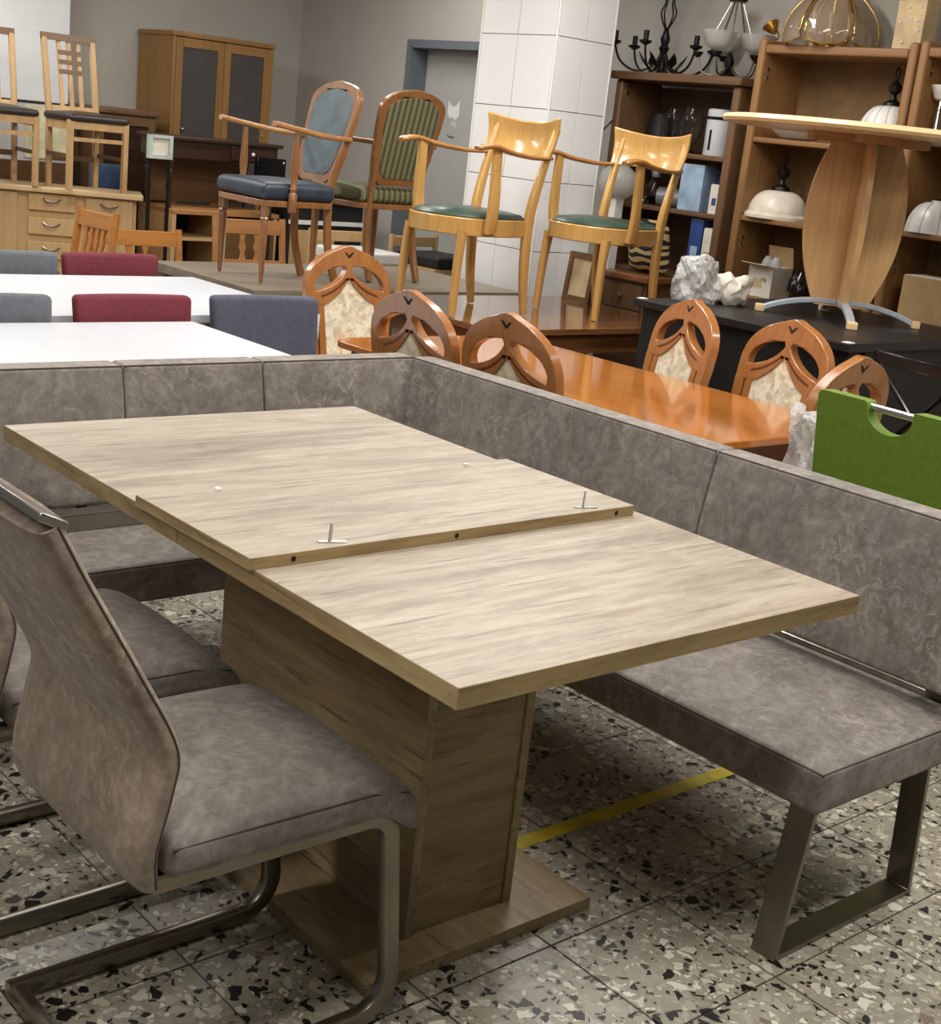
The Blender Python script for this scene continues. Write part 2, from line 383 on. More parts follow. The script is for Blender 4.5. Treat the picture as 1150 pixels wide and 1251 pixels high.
def zebra():
    t = NT('zebra'); v = t.coord(); w = t.n('ShaderNodeTexWave', {'Vector': v, 'Scale': 7.0, 'Distortion': 6.0, 'Detail': 1.0}).outputs[1]
    t.set(color=t.ramp(w, [(0.45, rgb(28, 22, 18)), (0.52, rgb(188, 164, 118))]), rough=0.8)
zebra()
t = NT('tube_light'); t.b.inputs['Emission Color'].default_value = (1, 0.96, 0.9, 1); t.b.inputs['Emission Strength'].default_value = 6.0; t.set(color=(1, 1, 1, 1))
# ================================================================== the setting
flo = struct('floor', MB().box(-2.5, 6.9, -2.5, 10.1, -0.12, -0.004), 'terrazzo')
TP = 0.329
obj('grout_bed', MB().box(1.206-6*TP, 1.206+12*TP, 1.333-5*TP, 1.333+11*TP, -0.0045, -0.003), 'floor_grout', flo)
tile_me = MB().box(-TP/2+0.002, TP/2-0.002, -TP/2+0.002, TP/2-0.002, -0.012, 0, 0.0015, 1).mesh('floor_tile', 'terrazzo')
for i in range(-6, 12):
    for j in range(-5, 11):
        o = obj('floor_tile', tile_me, None, flo); o.location = (1.206+TP*(i+0.5), 1.333+TP*(j+0.5), 0)
struct('ceiling', MB().box(-2.5, 6.9, -2.5, 10.1, CEIL, CEIL+0.1), 'ceiling_paint')
DY0, DY1, DZ = 7.45, 8.365, 2.166
w = MB().box(6.5, 6.7, -2.5, DY0, -0.004, CEIL).box(6.5, 6.7, DY1, 10.1, -0.004, CEIL).box(6.5, 6.7, DY0, DY1, DZ, CEIL)
struct('wall_back', w, 'wall_paint')
struct('wall_left', MB().box(4.4, 6.5, 9.85, 10.05, -0.004, CEIL), 'wall_paint')
struct('wall_side', MB().box(-2.5, 4.4, 9.6, 10.05, -0.004, CEIL), 'wall_white')
d = struct('door_1', MB().box(6.645, 6.685, DY0+0.01, DY1-0.01, 0.0, DZ-0.01, 0.003, 1), 'door_grey')
obj('door_frame', MB().box(6.485, 6.66, DY1-0.012, DY1+0.0, 0, DZ).box(6.485, 6.5, DY1, DY1+0.045, 0, DZ+0.045).box(6.485, 6.66, DY0, DY0+0.012, 0, DZ)
    .box(6.485, 6.5, DY0-0.045, DY0, 0, DZ+0.045).box(6.485, 6.66, DY0, DY1, DZ-0.012, DZ).box(6.485, 6.5, DY0, DY1, DZ, DZ+0.045), 'frame_grey', d)
fd = lambda u, v, w_: (6.644-w_, 8.0-u, 1.72+v)
obj('sticker', MB().prism([(-0.06, 0), (-0.055, 0.09), (-0.02, 0.05), (0.03, 0.05), (0.07, 0.095), (0.075, -0.02), (0.03, -0.05), (0.02, -0.03), (-0.03, -0.035)], [], 0, 0.001, fd), 'wall_white', d, label='white torn sticker on the door')
obj('sticker', MB().prism([(0.0, -0.055), (0.055, -0.06), (0.05, -0.11), (0.02, -0.085), (-0.02, -0.09)], [], 0, 0.001, fd), 'canister', d, label='pale torn sticker remains')
obj('sticker', MB().prism([(-0.05, -0.15), (-0.03, -0.172), (0.03, -0.178), (0.05, -0.165), (0.03, -0.163), (-0.02, -0.16)], [], 0, 0.001, fd), 'frame_grey', d, label='dark curved mark')
obj('door_handle', MB().tube([(6.645, DY0+0.09, 1.05), (6.60, DY0+0.09, 1.05), (6.60, DY0+0.2, 1.05)], 0.01), 'steel', d)
# tiled pillar
PX0, PX1, PY0, PY1 = 5.5, 5.955, 5.785, 6.435
pil = struct('wall_pillar', MB().box(PX0+0.008, PX1-0.008, PY0+0.008, PY1-0.008, -0.004, CEIL), 'grout')
zs = [0.0]+[0.181+0.397*k for k in range(8)]
zs = [z for z in zs if z < CEIL]+[CEIL]
for k in range(len(zs)-1):
    for c_ in range(2):
        hw = (PY1-PY0-0.02)/2
        obj('wall_tile', MB().box(PX0, PX0+0.01, PY0+0.01+hw*c_+0.0028, PY0+0.01+hw*(c_+1)-0.0028, zs[k]+0.002, zs[k+1]-0.002, 0.0015, 1), 'tile_white', pil)
        hw = (PX1-PX0-0.02)/2
        obj('wall_tile', MB().box(PX0+0.01+hw*c_+0.0028, PX0+0.01+hw*(c_+1)-0.0028, PY0, PY0+0.01, zs[k]+0.002, zs[k+1]-0.002, 0.0015, 1), 'tile_white', pil)
for (x, y) in ((PX0+0.003, PY0+0.003), (PX0+0.003, PY1-0.003), (PX1-0.003, PY0+0.003)):
    obj('edge_trim', MB().box(x-0.006, x+0.006, y-0.006, y+0.006, 0, CEIL, 0.004, 2), 'trim_white', pil)
# ceiling tubes
hm = MB().box(-0.78, 0.78, -0.06, 0.06, 0, 0.06, 0.01).mesh('housing', 'trim_white'); tm = MB().tube([(-0.74, 0, -0.025), (0.74, 0, -0.025)], 0.016, 10).mesh('tube', 'tube_light')
for (x, y, r, wt), nm in zip(LAMPS, LAMP_NAMES):
    t = thing('ceiling_lamp', 'fluorescent tube lamp on the ceiling '+nm, 'lamp', (x, y, CEIL-0.06), r, 'fluorescent tube lamps on the ceiling')
    obj('housing', hm, None, t); obj('tube', tm, None, t)
    ld = bpy.data.lights.new('tube_glow', 'AREA'); ld.shape = 'RECTANGLE'; ld.size = 1.5; ld.size_y = 0.25; ld.energy = wt; ld.color = (1, 0.975, 0.93)
    lo = bpy.data.objects.new('tube_glow', ld); C.objects.link(lo); lo.parent = t; lo.location = (0, 0, -0.05)

# ================================================================== oak table with its loose leaf
T = thing('dining_table', 'washed oak decor pedestal dining table in front of the suede corner bench', 'table', (1.762, 2.205, 0), -0.6)
HW, HL, TZ = 0.506, 0.852, 0.82
obj('tabletop', MB().box(-HW, HW, -HL, -0.001, TZ-0.036, TZ, 0.0015, 1), 'oak_x', T)
obj('tabletop', MB().box(-HW, HW, 0.001, HL, TZ-0.036, TZ, 0.0015, 1), 'oak_x', T)
for y0, y1 in ((-HL, -0.001), (0.001, HL)):
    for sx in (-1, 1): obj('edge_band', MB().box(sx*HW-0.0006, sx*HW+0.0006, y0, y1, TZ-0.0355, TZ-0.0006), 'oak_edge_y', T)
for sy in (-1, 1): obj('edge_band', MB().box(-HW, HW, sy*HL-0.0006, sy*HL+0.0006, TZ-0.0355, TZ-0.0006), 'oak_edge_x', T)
PXa, PXb, PYa, PYb = -0.171, 0.115, -0.40, 0.372
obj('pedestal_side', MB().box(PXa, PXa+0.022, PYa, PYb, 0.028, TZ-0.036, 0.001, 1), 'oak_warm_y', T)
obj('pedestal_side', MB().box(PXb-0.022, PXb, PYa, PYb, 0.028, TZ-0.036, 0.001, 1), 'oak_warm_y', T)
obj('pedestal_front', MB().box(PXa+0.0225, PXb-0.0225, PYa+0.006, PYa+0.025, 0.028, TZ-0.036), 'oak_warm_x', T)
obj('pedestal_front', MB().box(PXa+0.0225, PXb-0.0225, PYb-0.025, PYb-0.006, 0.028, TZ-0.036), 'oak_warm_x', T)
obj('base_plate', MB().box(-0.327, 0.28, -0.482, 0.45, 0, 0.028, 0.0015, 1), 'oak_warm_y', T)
L = thing('extension_leaf', 'loose oak extension leaf lying across the middle of the dining table', 'table leaf', (1.7385, 2.142, TZ), -0.1)
obj('board', MB().box(-0.496, 0.496, -0.214, 0.214, 0, 0.023, 0.001, 1), 'oak_x', L)
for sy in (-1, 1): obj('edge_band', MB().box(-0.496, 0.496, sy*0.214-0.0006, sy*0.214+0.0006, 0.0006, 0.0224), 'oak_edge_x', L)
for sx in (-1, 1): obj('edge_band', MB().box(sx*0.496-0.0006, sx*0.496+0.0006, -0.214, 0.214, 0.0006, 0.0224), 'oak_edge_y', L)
for x in (-0.405, -0.02, 0.44):
    obj('dowel_hole', MB().lathe([(0.0055, 0), (0.0055, 0.003), (0, 0.003)], 12).rot(90, 'X').move(x, -0.2120, 0.011), 'dark_hole', L)
for x in (-0.325, 0.345): obj('pin', MB().lathe([(0.007, 0), (0.007, 0.005), (0.004, 0.007), (0, 0.007)], 12, (x, 0.19, 0.023)), 'white_pin', L)
for x in (-0.31, 0.36):
    b = obj('locking_bracket', MB().box(-0.02, 0.035, -0.007, 0.007, 0.023, 0.025, 0.0005, 1).rot(-20).move(x, -0.185, 0), 'zinc', L)
    obj('lever', MB().prism([(-0.004, 0), (0.008, 0), (0.012, 0.02), (0.007, 0.034), (0.002, 0.034), (-0.002, 0.018)], [], -0.001, 0.001).rot(30).move(x+0.002, -0.185, 0.025), 'zinc', b)

# ================================================================== corner bench
B = thing('corner_bench', 'grey-brown suede corner bench on flat steel frames around the oak table', 'bench', (2.58, 2.43, 0))
def W(mb): return mb.move(-2.58, -2.43, 0)      # world to bench coordinates
def puff(zt, x0, x1, y0, y1, h):
    def f(v):
        if v.z > zt-0.012:
            a = max(0, 1-abs((v.x-(x0+x1)/2)/((x1-x0)/2))**6); b = max(0, 1-abs((v.y-(y0+y1)/2)/((y1-y0)/2))**10)
            return (v.x, v.y, v.z+h*a*b)
        return v
    return f
SX0, SX1, SY0, SY1 = 2.262, 2.86, 1.352, 3.53
s1 = obj('seat', W(MB().box(SX0, SX1, SY0, SY1, 0.335, 0.432, 0.014, 3, (12, 40, 2)).warp(puff(0.432, SX0, SX1, SY0, SY1, 0.014))), 'suede', B)
s2 = obj('seat', W(MB().box(0.75, SX0-0.002, 3.01, 3.53, 0.335, 0.44, 0.014, 3, (30, 10, 2)).warp(puff(0.44, 0.75, SX0, 3.01, 3.53, 0.012))), 'suede', B)
e = 0.0043
obj('seam', W(MB().tube([(SX0+e, 3.0, 0.4285), (SX0+e, SY0+e, 0.4275), (SX1-e, SY0+e, 0.4285)], 0.0022, 6)), 'seam', s1)
obj('seam', W(MB().tube([(0.757, 3.0143, 0.4365), (SX0, 3.0143, 0.4365)], 0.0022, 6)), 'seam', s2)
def back_y(y0, y1):      # a backrest cushion of the long side, running in y
    mb = MB().box(0, 0.085, y0, y1, 0, 0.40, 0.012, 3, (3, 8, 12))
    def f(v):
        k = v.z/0.40; b = math.sin(PI*min(1, max(0, k)))*0.010
        return (2.762+v.x+0.055*k-(b if v.x < 0.04 else -b), v.y, 0.485+v.z*0.96)
    return W(mb.warp(f))
def back_x(x0, x1):
    mb = MB().box(x0, x1, 0, 0.085, 0, 0.385, 0.012, 3, (8, 3, 12))
    def f(v):
        k = v.z/0.385; b = math.sin(PI*min(1, max(0, k)))*0.010
        return (v.x, 3.415+v.y+0.055*k-(b if v.y < 0.04 else -b), 0.484+v.z)
    return W(mb.warp(f))
cuts = [1.352, 2.172, 3.475]
for a, b in zip(cuts, cuts[1:]):
    p = obj('backrest', back_y(a+0.0012, b-0.0012), 'suede', B)
    obj('seam', W(MB().tube([(2.8195, a+0.004, 0.8645), (2.8195, b-0.004, 0.8645)], 0.0026, 6)), 'seam', p)
cuts = [0.75, 1.30, 1.775, 2.235, 2.822]
for a, b in zip(cuts, cuts[1:]):
    p = obj('backrest', back_x(a+0.0012, b-0.0012), 'suede', B)
    obj('seam', W(MB().tube([(a+0.004, 3.4725, 0.8658), (b-0.004, 3.4725, 0.8658)], 0.0026, 6)), 'seam', p)
obj('rail', W(MB().box(0.8, 2.70, 3.30, 3.36, 0.442, 0.50, 0.004, 1)), 'steel', B, label='flat steel rail')
obj('rail', W(MB().box(2.875, 2.905, 1.40, 3.45, 0.38, 0.44, 0.004, 1)), 'steel', B, label='flat steel rail')
for y in (1.46, 2.3, 3.1): obj('bracket', W(MB().box(2.862, 2.874, y-0.03, y+0.03, 0.36, 0.62, 0.002, 1)), 'steel_dark', B)
prof = [(-0.031, -0.006), (0.031, -0.006), (0.031, 0.006), (-0.031, 0.006)]
for y in (1.396, 2.95):
    obj('leg_frame', W(MB().sweep([(2.285, y, 0.334), (2.236, y, 0.0065), (2.748, y, 0.0065), (2.72, y, 0.334)], prof, (0, 1, 0))), 'steel_dark', B, bevel=0.0015)
for x in (0.9,):
    obj('leg_frame', W(MB().sweep([(x, 3.06, 0.334), (x, 3.02, 0.0065), (x, 3.48, 0.0065), (x, 3.44, 0.334)], prof, (1, 0, 0))), 'steel_dark', B, bevel=0.0015)

# ================================================================== cantilever chairs
def cantilever():
    t = thing('cantilever_chair', '', 'chair', (1.15, 1.865, 0), 0, 'suede cantilever chairs at the oak table')
    pr = rrect(0.028, 0.036, 0.007, 2)
    for sgn in (-1, 1):
        y = 0.20*sgn
        path = [(-0.275, y, 0.019)]+[(x, y, z) for x, z in arc(0.205, 0.094, 0.075, -90, 0, 7)]+[(x, y, z) for x, z in arc(0.195, 0.38, 0.055, 0, 90, 7)]+[(-0.22, y, 0.435)]
        obj('side_tube', MB().sweep(path, pr, (0, 1, 0)), 'steel_dark', t)
    obj('floor_bar', MB().sweep([(-0.262, -0.186, 0.019), (-0.262, 0.186, 0.019)], rrect(0.036, 0.028, 0.007, 2), (0, 0, 1)), 'steel_dark', t)
    obj('cross_tube', MB().box(-0.02, 0.02, -0.19, 0.19, 0.428, 0.446, 0.003, 1), 'steel_dark', t)
    mb = MB().box(-0.215, 0.29, -0.245, 0.245, 0.0, 0.072, 0.026, 4, (14, 12, 2))
    def f(v):
        k = (v.x+0.215)/0.505
        z = v.z+0.449-0.004*k
        if v.z > 0.045: z += 0.036*max(0, math.cos(v.y/0.245*PI/2))**0.7*math.sin(PI*min(1, max(0, k*0.9+0.05)))
        if k > 0.80: z -= (k-0.80)**2*1.5
        return (v.x, v.y, z)
    s = obj('seat', mb.warp(f), 'suede', t)
    obj('seam', MB().tube([(-0.207, -0.2405, 0.507), (0.0, -0.2425, 0.507), (0.17, -0.2425, 0.504), (0.255, -0.240, 0.488)], 0.0018, 6), 'seam', s)
    # backrest: S-shaped shell
    cp = spline([(-0.228, 0.448), (-0.232, 0.51), (-0.212, 0.60), (-0.206, 0.68), (-0.272, 0.81), (-0.350, 0.95), (-0.399, 1.045)], 6)
    n = len(cp); rows = []
    def lean(i):
        a = cp[max(0, i-1)]; b = cp[min(n-1, i+1)]; d = Vector((b[0]-a[0], b[1]-a[1])).normalized(); return Vector((d[1], -d[0]))
    NW = 14; mb = MB(); vs = []; fs = []
    ring = []
    for k in range(40):
        a_ = 2*PI*(k+0.5)/40; ring.append((math.copysign(abs(math.cos(a_))**0.28, math.cos(a_)), math.copysign(abs(math.sin(a_))**0.6, math.sin(a_))))
    R = len(ring)
    for i in range(n):
        hw = 0.245-0.012*abs(i/(n-1)-0.35); nn = lean(i)
        for (u, s_) in ring:
            th = 0.024 if i > 2 else 0.018+0.002*i
            p = Vector(cp[i])+nn*(s_*th-0.012)
            vs.append((p.x, u*hw, p.y))
    for i in range(n-1):
        for k in range(R):
            a = i*R+k; b = i*R+(k+1) % R; fs.append((a, b, b+R, a+R))
    fs.append(tuple(reversed(range(R)))); fs.append(tuple((n-1)*R+k for k in range(R)))
    bk = obj('backrest', mb.add(vs, fs), 'suede_brown', t, ang=75)
    for sg in (-1, 1): obj('seam', MB().tube([(p[0]-lean(i)[0]*0.004, sg*(0.2448-0.012*abs(i/(n-1)-0.35)), p[1]-lean(i)[1]*0.004) for i, p in enumerate(cp)], 0.0016, 5), 'seam', bk)
    obj('handle_bar', MB().box(-0.022, 0.022, -0.236, 0.236, 0, 0.014, 0.003, 1).rot(26, 'Y').move(-0.411, 0, 1.043), 'steel', t, label='flat brushed steel top bar')
    return t
c1 = cantilever(); c1['label'] = 'suede cantilever chair whose seat front touches the near corner of the table pedestal'
c2 = dup(c1, (1.15, 2.465, 0), 0, 'suede cantilever chair next to the back arm of the corner bench')

# yellow floor tape
tag(obj('floor_tape', MB().box(1.92, 2.93, 1.985, 2.03, 0, 0.0012), 'yellow_tape'), 'yellow tape strip on the terrazzo running under the long bench seat', 'tape')
tag(obj('floor_tape', MB().box(1.2, 2.2, 3.09, 3.135, 0, 0.0012), 'yellow_tape'), 'yellow tape strip on the terrazzo under the back bench seat', 'tape')
#MORE
# ================================================================== white tables and plain upholstered chairs
def plain_table(name, label, x0, x1, y0, y1, z, th, mt, me, leg=0.07, inset=0.03, group=None, apron=None):
    t = thing(name, label, 'table', ((x0+x1)/2, (y0+y1)/2, 0), 0, group); hx, hy = (x1-x0)/2, (y1-y0)/2
    obj('tabletop', MB().box(-hx, hx, -hy, hy, z-th, z, 0.002, 1), mt, t)
    for sx in (-1, 1):
        for sy in (-1, 1):
            cx, cy = sx*(hx-inset-leg/2), sy*(hy-inset-leg/2)
            obj('leg', MB().box(cx-leg/2, cx+leg/2, cy-leg/2, cy+leg/2, 0, z-th, 0.003, 1), me, t)
    if apron:
        a = inset+0.012
        for sy in (-1, 1): obj('apron', MB().box(-hx+a+leg, hx-a-leg, sy*(hy-a)-0.011, sy*(hy-a)+0.011, z-th-apron, z-th), me, t)
        for sx in (-1, 1): obj('apron', MB().box(sx*(hx-a)-0.011, sx*(hx-a)+0.011, -hy+a+leg, hy-a-leg, z-th-apron, z-th), me, t)
    return t
plain_table('white_table', 'white laminate table right behind the back arm of the corner bench', 0.9, 2.81, 4.0, 4.905, 0.74, 0.03, 'white_laminate', 'white_edge')
plain_table('white_table', 'white laminate table between the rows of red and grey chairs, beside the grey wood table', 1.4, 3.545, 5.06, 6.21, 0.74, 0.034, 'white_laminate', 'white_edge', 0.08, 0.0)
def uphol(label, mat, loc, rz, group):
    t = thing('upholstered_chair', label, 'chair', loc, rz, group)      # faces -y, back at y = 0
    mb = MB().box(-0.235, 0.235, -0.03, 0.03, 0, 0.40, 0.022, 3, (8, 1, 6))
    obj('backrest', mb.warp(lambda v: (v.x*1.06*(1+0.06*(v.z/0.4-0.6)), v.y+0.02+0.05*(v.z/0.4-0.5)-0.035*(v.x/0.235)**2, v.z+0.435)), mat, t)
    obj('seat', MB().box(-0.225, 0.225, -0.47, -0.03, 0.40, 0.475, 0.025, 3, (4, 4, 1)), mat, t)
    for sx in (-1, 1):
        obj('leg', MB().sweep([(sx*0.19, -0.43, 0.41), (sx*0.195, -0.44, 0)], rrect(0.034, 0.034, 0.006, 1), (1, 0, 0)), 'black_matt', t)
        obj('leg', MB().sweep([(sx*0.19, -0.03, 0.45), (sx*0.195, 0.02, 0)], rrect(0.034, 0.034, 0.006, 1), (1, 0, 0)), 'black_matt', t)
    return t
G = 'plain upholstered chairs at the white tables'
uphol('grey upholstered chair on the far side of the farther white table', 'fab_grey', (2.60, 6.30, 0), 0, G)
uphol('wine red upholstered chair on the far side of the farther white table', 'fab_red', (3.135, 6.30, 0), 0, G)
uphol('grey upholstered chair between the two white tables', 'fab_grey', (1.975, 4.965, 0), 0, G)
uphol('wine red upholstered chair between the two white tables', 'fab_red', (2.575, 4.965, 0), 0, G)
uphol('slate blue upholstered chair past the end of the white table, beside the carved chair', 'fab_slate', (3.185, 4.955, 0), -5, G)

# ================================================================== tables that carry chairs
plain_table('wood_table', 'grey-brown wood table carrying the blue armchair and the striped chair', 3.6, 5.40, 5.71, 6.76, 0.75, 0.05, 'grey_table', 'grey_table_edge', 0.09, 0.02)
bt = plain_table('glossy_table', 'glossy brown wood table carrying the two yellow beech armchairs', 4.16, 5.62, 4.555, 5.60, 0.75, 0.028, 'brown_gloss', 'brown_side', 0.08, 0.04, None, 0.10)

# ================================================================== orange dining table and carved chairs
t = thing('dining_table', 'glossy orange-brown wood dining table surrounded by carved chairs', 'table', (3.71, 3.56, 0))
pts = []
HX, HY, RC = 0.50, 0.94, 0.08
pts = [(x*1.0, y) for x, y in rrect(2*HX, 2*HY, RC, 5)]
obj('tabletop', MB().prism(pts, [], 0.712, 0.74, lambda u, v, w_: (u, v, w_)), 'orange_top', t, bevel=0.006)
obj('apron', MB().prism(rrect(2*HX-0.10, 2*HY-0.10, 0.05, 3), [rrect(2*HX-0.15, 2*HY-0.15, 0.04, 3)], 0.62, 0.712, lambda u, v, w_: (u, v, w_)), 'orange_dark', t)
for sy in (-1, 1):
    obj('pedestal', MB().lathe([(0.09, 0.08), (0.1, 0.14), (0.06, 0.22), (0.085, 0.4), (0.06, 0.56), (0.11, 0.66), (0.11, 0.712)], 16, (0, sy*0.42, 0)), 'orange_wood', t)
    obj('foot', MB().sweep(spline([(-0.20, sy*0.42, 0.03), (-0.14, sy*0.42, 0.06), (0, sy*0.42, 0.11), (0.14, sy*0.42, 0.06), (0.20, sy*0.42, 0.03)], 4), rrect(0.06, 0.06, 0.015, 2), (0, 1, 0)), 'orange_wood', t)
def carved():
    t = thing('carved_chair', '', 'chair', (0, 0, 0), 0, 'carved orange wood chairs with brocade panels')     # faces +y, back near y = 0
    Z0 = 0.44
    def lean(u, v, w_): return (u, -(v*0.16)+w_, Z0+v)
    outer = [(-0.195, 0), (-0.225, 0.18), (-0.238, 0.34), (-0.238, 0.41)]+bez((-0.236, 0.435), (-0.222, 0.53), (-0.12, 0.572), (-0.05, 0.589), 8)+[(-0.025, 0.599), (0, 0.604)]
    outer = outer+[(-x, y) for x, y in reversed(outer[:-1])]
    sh = [(-0.128, 0.03), (-0.142, 0.34)]+bez((-0.11, 0.352), (-0.065, 0.378), (-0.03, 0.415), (0, 0.455), 5)
    sh = sh+[(-x, y) for x, y in reversed(sh[:-1])]
    cr = bez((-0.014, 0.495), (-0.04, 0.452), (-0.10, 0.412), (-0.192, 0.398), 7)+bez((-0.195, 0.425), (-0.185, 0.475), (-0.11, 0.508), (-0.022, 0.513), 7)
    crr = [(-x, y) for x, y in reversed(cr)]
    sl = [(-0.172, 0.03), (-0.165, 0.03), (-0.176, 0.34), (-0.186, 0.34)]; slr = [(-x, y) for x, y in reversed(sl)]
    fr = obj('back_frame', MB().prism(outer, [sh, cr, crr, sl, slr], -0.02, 0.02, lean), 'orange_wood', t, bevel=0.004)
    pan = [(x*1.03, 0.02+(y-0.02)*1.005) for x, y in sh]
    obj('brocade_panel', MB().prism(pan, [], -0.012, 0.014, lean), 'brocade', t)
    v_ = [(-0.028, 0.577), (-0.004, 0.55), (0.004, 0.55), (0.026, 0.574), (0.016, 0.575), (0.002, 0.561), (-0.016, 0.575)]
    for w0 in (0.0192, -0.0212): obj('carved_mark', MB().prism(v_, [], w0, w0+0.002, lean), 'dark_hole', fr)
    for sg in (-1, 1):
        gr = bez((0, 0.482), (-0.03, 0.445), (-0.08, 0.402), (-0.16, 0.382), 6); gr2 = bez((-0.16, 0.374), (-0.09, 0.388), (-0.04, 0.425), (0, 0.468), 6)
        g2 = [(sg*x, y) for x, y in gr[1:]+gr2[:-1]]
        for w0 in (0.0192, -0.0212): obj('carved_groove', MB().prism(g2, [], w0, w0+0.002, lean), 'orange_dark', fr)
    obj('seat', MB().box(-0.22, 0.22, 0.0, 0.40, 0.44, 0.50, 0.025, 3, (4, 4, 1)), 'brocade', t)
    obj('seat_frame', MB().prism(rrect(0.45, 0.42, 0.03, 3), [rrect(0.37, 0.34, 0.02, 3)], 0.385, 0.445, lambda u, v, w_: (u, v+0.20, w_)), 'orange_wood', t)
    for sx in (-1, 1):
        obj('leg', MB().sweep(spline([(sx*0.195, 0.38, 0.40), (sx*0.205, 0.39, 0.28), (sx*0.19, 0.375, 0.12), (sx*0.20, 0.39, 0)], 4), rrect(0.044, 0.044, 0.01, 2), (1, 0, 0)), 'orange_wood', t)
        obj('leg', MB().sweep([(sx*0.205, 0.0, 0.47), (sx*0.205, 0.01, 0.3), (sx*0.205, -0.05, 0)], rrect(0.042, 0.042, 0.01, 2), (1, 0, 0)), 'orange_wood', t)
    return t
k0 = carved(); k0.location = (3.72, 5.045, 0); k0.rotation_euler = (0, 0, PI)
k0['label'] = 'carved orange wood chair at the table end beside the slate blue chair'
dup(k0, (3.135, 3.785, 0), -90, 'carved orange wood chair behind the bench, on the side towards the slate blue chair')
dup(k0, (3.165, 3.295, 0), -90, 'carved orange wood chair behind the bench, on the side towards the green chair')
dup(k0, (4.295, 3.64, 0), 71, 'carved orange wood chair across the orange table, next to the brown table')
dup(k0, (4.31, 3.125, 0), 80, 'carved orange wood chair across the orange table, in front of the round table')
kE = dup(k0, (3.83, 2.54, 0), 4, 'carved orange wood chair at the table end behind the green chair')

# crumpled plastic film hanging on the end chair
def crumple(mb, s, amp, seed):
    random.seed(seed); ph = [(random.uniform(0, 6), random.uniform(0, 6), random.uniform(0, 6)) for _ in range(6)]
    def f(v):
        d = Vector((0, 0, 0))
        for k, p in enumerate(ph):
            q = s*(1+0.7*k); d += Vector((math.sin(v.y*q+p[0])*math.cos(v.z*q+p[1]), math.sin(v.z*q+p[1])*math.cos(v.x*q+p[2]), math.sin(v.x*q+p[2])*math.cos(v.y*q+p[0])))*(amp/(1+0.5*k))
        return v+d
    return mb.warp(f)
pf = tag(obj('plastic_film', crumple(MB().box(-0.12, 0.12, -0.02, 0.02, -0.2, 0.10, 0.018, 2, (14, 2, 20)), 22, 0.012, 3).rot(60), 'plastic_film', ang=20), 'crumpled clear plastic film hanging between the carved end chair and the green chair', 'plastic film')
pf.location = (3.50, 2.36, 0.79)

# ================================================================== green chair
t = thing('green_chair', 'bright green leather chair with a chrome grip in its back, behind the bench', 'chair', (3.40, 1.99, 0), -94)
# faces +y local, back at y = 0, width along x
# grip cutout from the top edge
top = arc(-0.23, -0.21, 0.02, 180, 270, 3)+arc(0.23, -0.21, 0.02, 270, 360, 3)+arc(0.23, 0.21, 0.02, 0, 90, 3)+arc(0.087, 0.218, 0.012, 90, 180, 3)
top += [(x, 0.205+(y-0.205)*0.75) for x, y in arc(0, 0.205, 0.075, 0, -180, 14)]+arc(-0.087, 0.218, 0.012, 0, 90, 3)+arc(-0.23, 0.21, 0.02, 90, 180, 3)
fb = lambda u, v, w_: (u, -0.14*(v+0.23)+w_, 0.77+v)
obj('backrest', MB().prism(top, [], -0.022, 0.022, fb), 'green_leather', t, bevel=0.008)
obj('grip', MB().tube([(-0.09, -0.062, 0.982), (0.09, -0.062, 0.982)], 0.011, 10), 'chrome', t, label='chrome grip bar')
obj('seat', MB().box(-0.235, 0.235, 0.0, 0.46, 0.42, 0.49, 0.02, 3, (4, 4, 1)), 'green_leather', t)
for sx in (-1, 1):
    pth = [(sx*0.2, 0.0, 0.6), (sx*0.2, 0.05, 0.405)]+[(sx*0.2, y, z) for y, z in arc(0.38, 0.345, 0.06, 90, 0, 5)]+[(sx*0.2, y, z) for y, z in arc(0.37, 0.085, 0.07, 0, -90, 5)]+[(sx*0.2, -0.05, 0.015)]
    obj('side_tube', MB().tube(pth, 0.0125, 8), 'chrome', t)
obj('floor_bar', MB().tube([(-0.2, -0.05, 0.015), (0.2, -0.05, 0.015)], 0.0125, 8), 'chrome', t)

# ================================================================== tall black table, round table upside of it, black chair
BZ = 0.97
t = thing('tall_table', 'tall black table carrying the round pedestal table', 'table', (5.17, 3.55, 0))
obj('tabletop', MB().box(-0.60, 0.62, -0.575, 0.565, BZ-0.035, BZ, 0.004, 1), 'black_paint', t)
for sx, sy in ((-0.51, -0.5), (-0.51, 0.49), (0.53, -0.5), (0.53, 0.49)):
    obj('leg', MB().box(sx-0.05, sx+0.05, sy-0.05, sy+0.05, 0, BZ-0.035, 0.004, 1), 'black_matt', t)
obj('apron', MB().box(-0.56, -0.54, -0.45, 0.44, BZ-0.42, BZ-0.035), 'black_matt', t); obj('apron', MB().box(-0.46, 0.48, 0.53, 0.55, BZ-0.42, BZ-0.035), 'black_matt', t)
obj('apron', MB().box(-0.46, 0.48, -0.56, -0.54, BZ-0.42, BZ-0.035), 'black_matt', t)
obj('corner_glint', MB().box(-0.59, -0.55, -0.565, -0.53, BZ, BZ+0.003), 'trim_white', t); obj('corner_glint', MB().box(-0.585, -0.545, 0.53, 0.56, BZ, BZ+0.003), 'trim_white', t)  # white patches painted as glints on two tabletop corners
t = thing('round_table', 'round beech table with crossed leaf-shaped pedestal boards standing on the tall black table', 'table', (5.25, 3.51, BZ), 45)
ring = [(0.0, 0.795), (0.60, 0.795), (0.625, 0.80), (0.635, 0.813), (0.625, 0.828), (0.60, 0.832), (0, 0.832)]
obj('tabletop', MB().lathe(ring, 64), 'beech_edge', t)
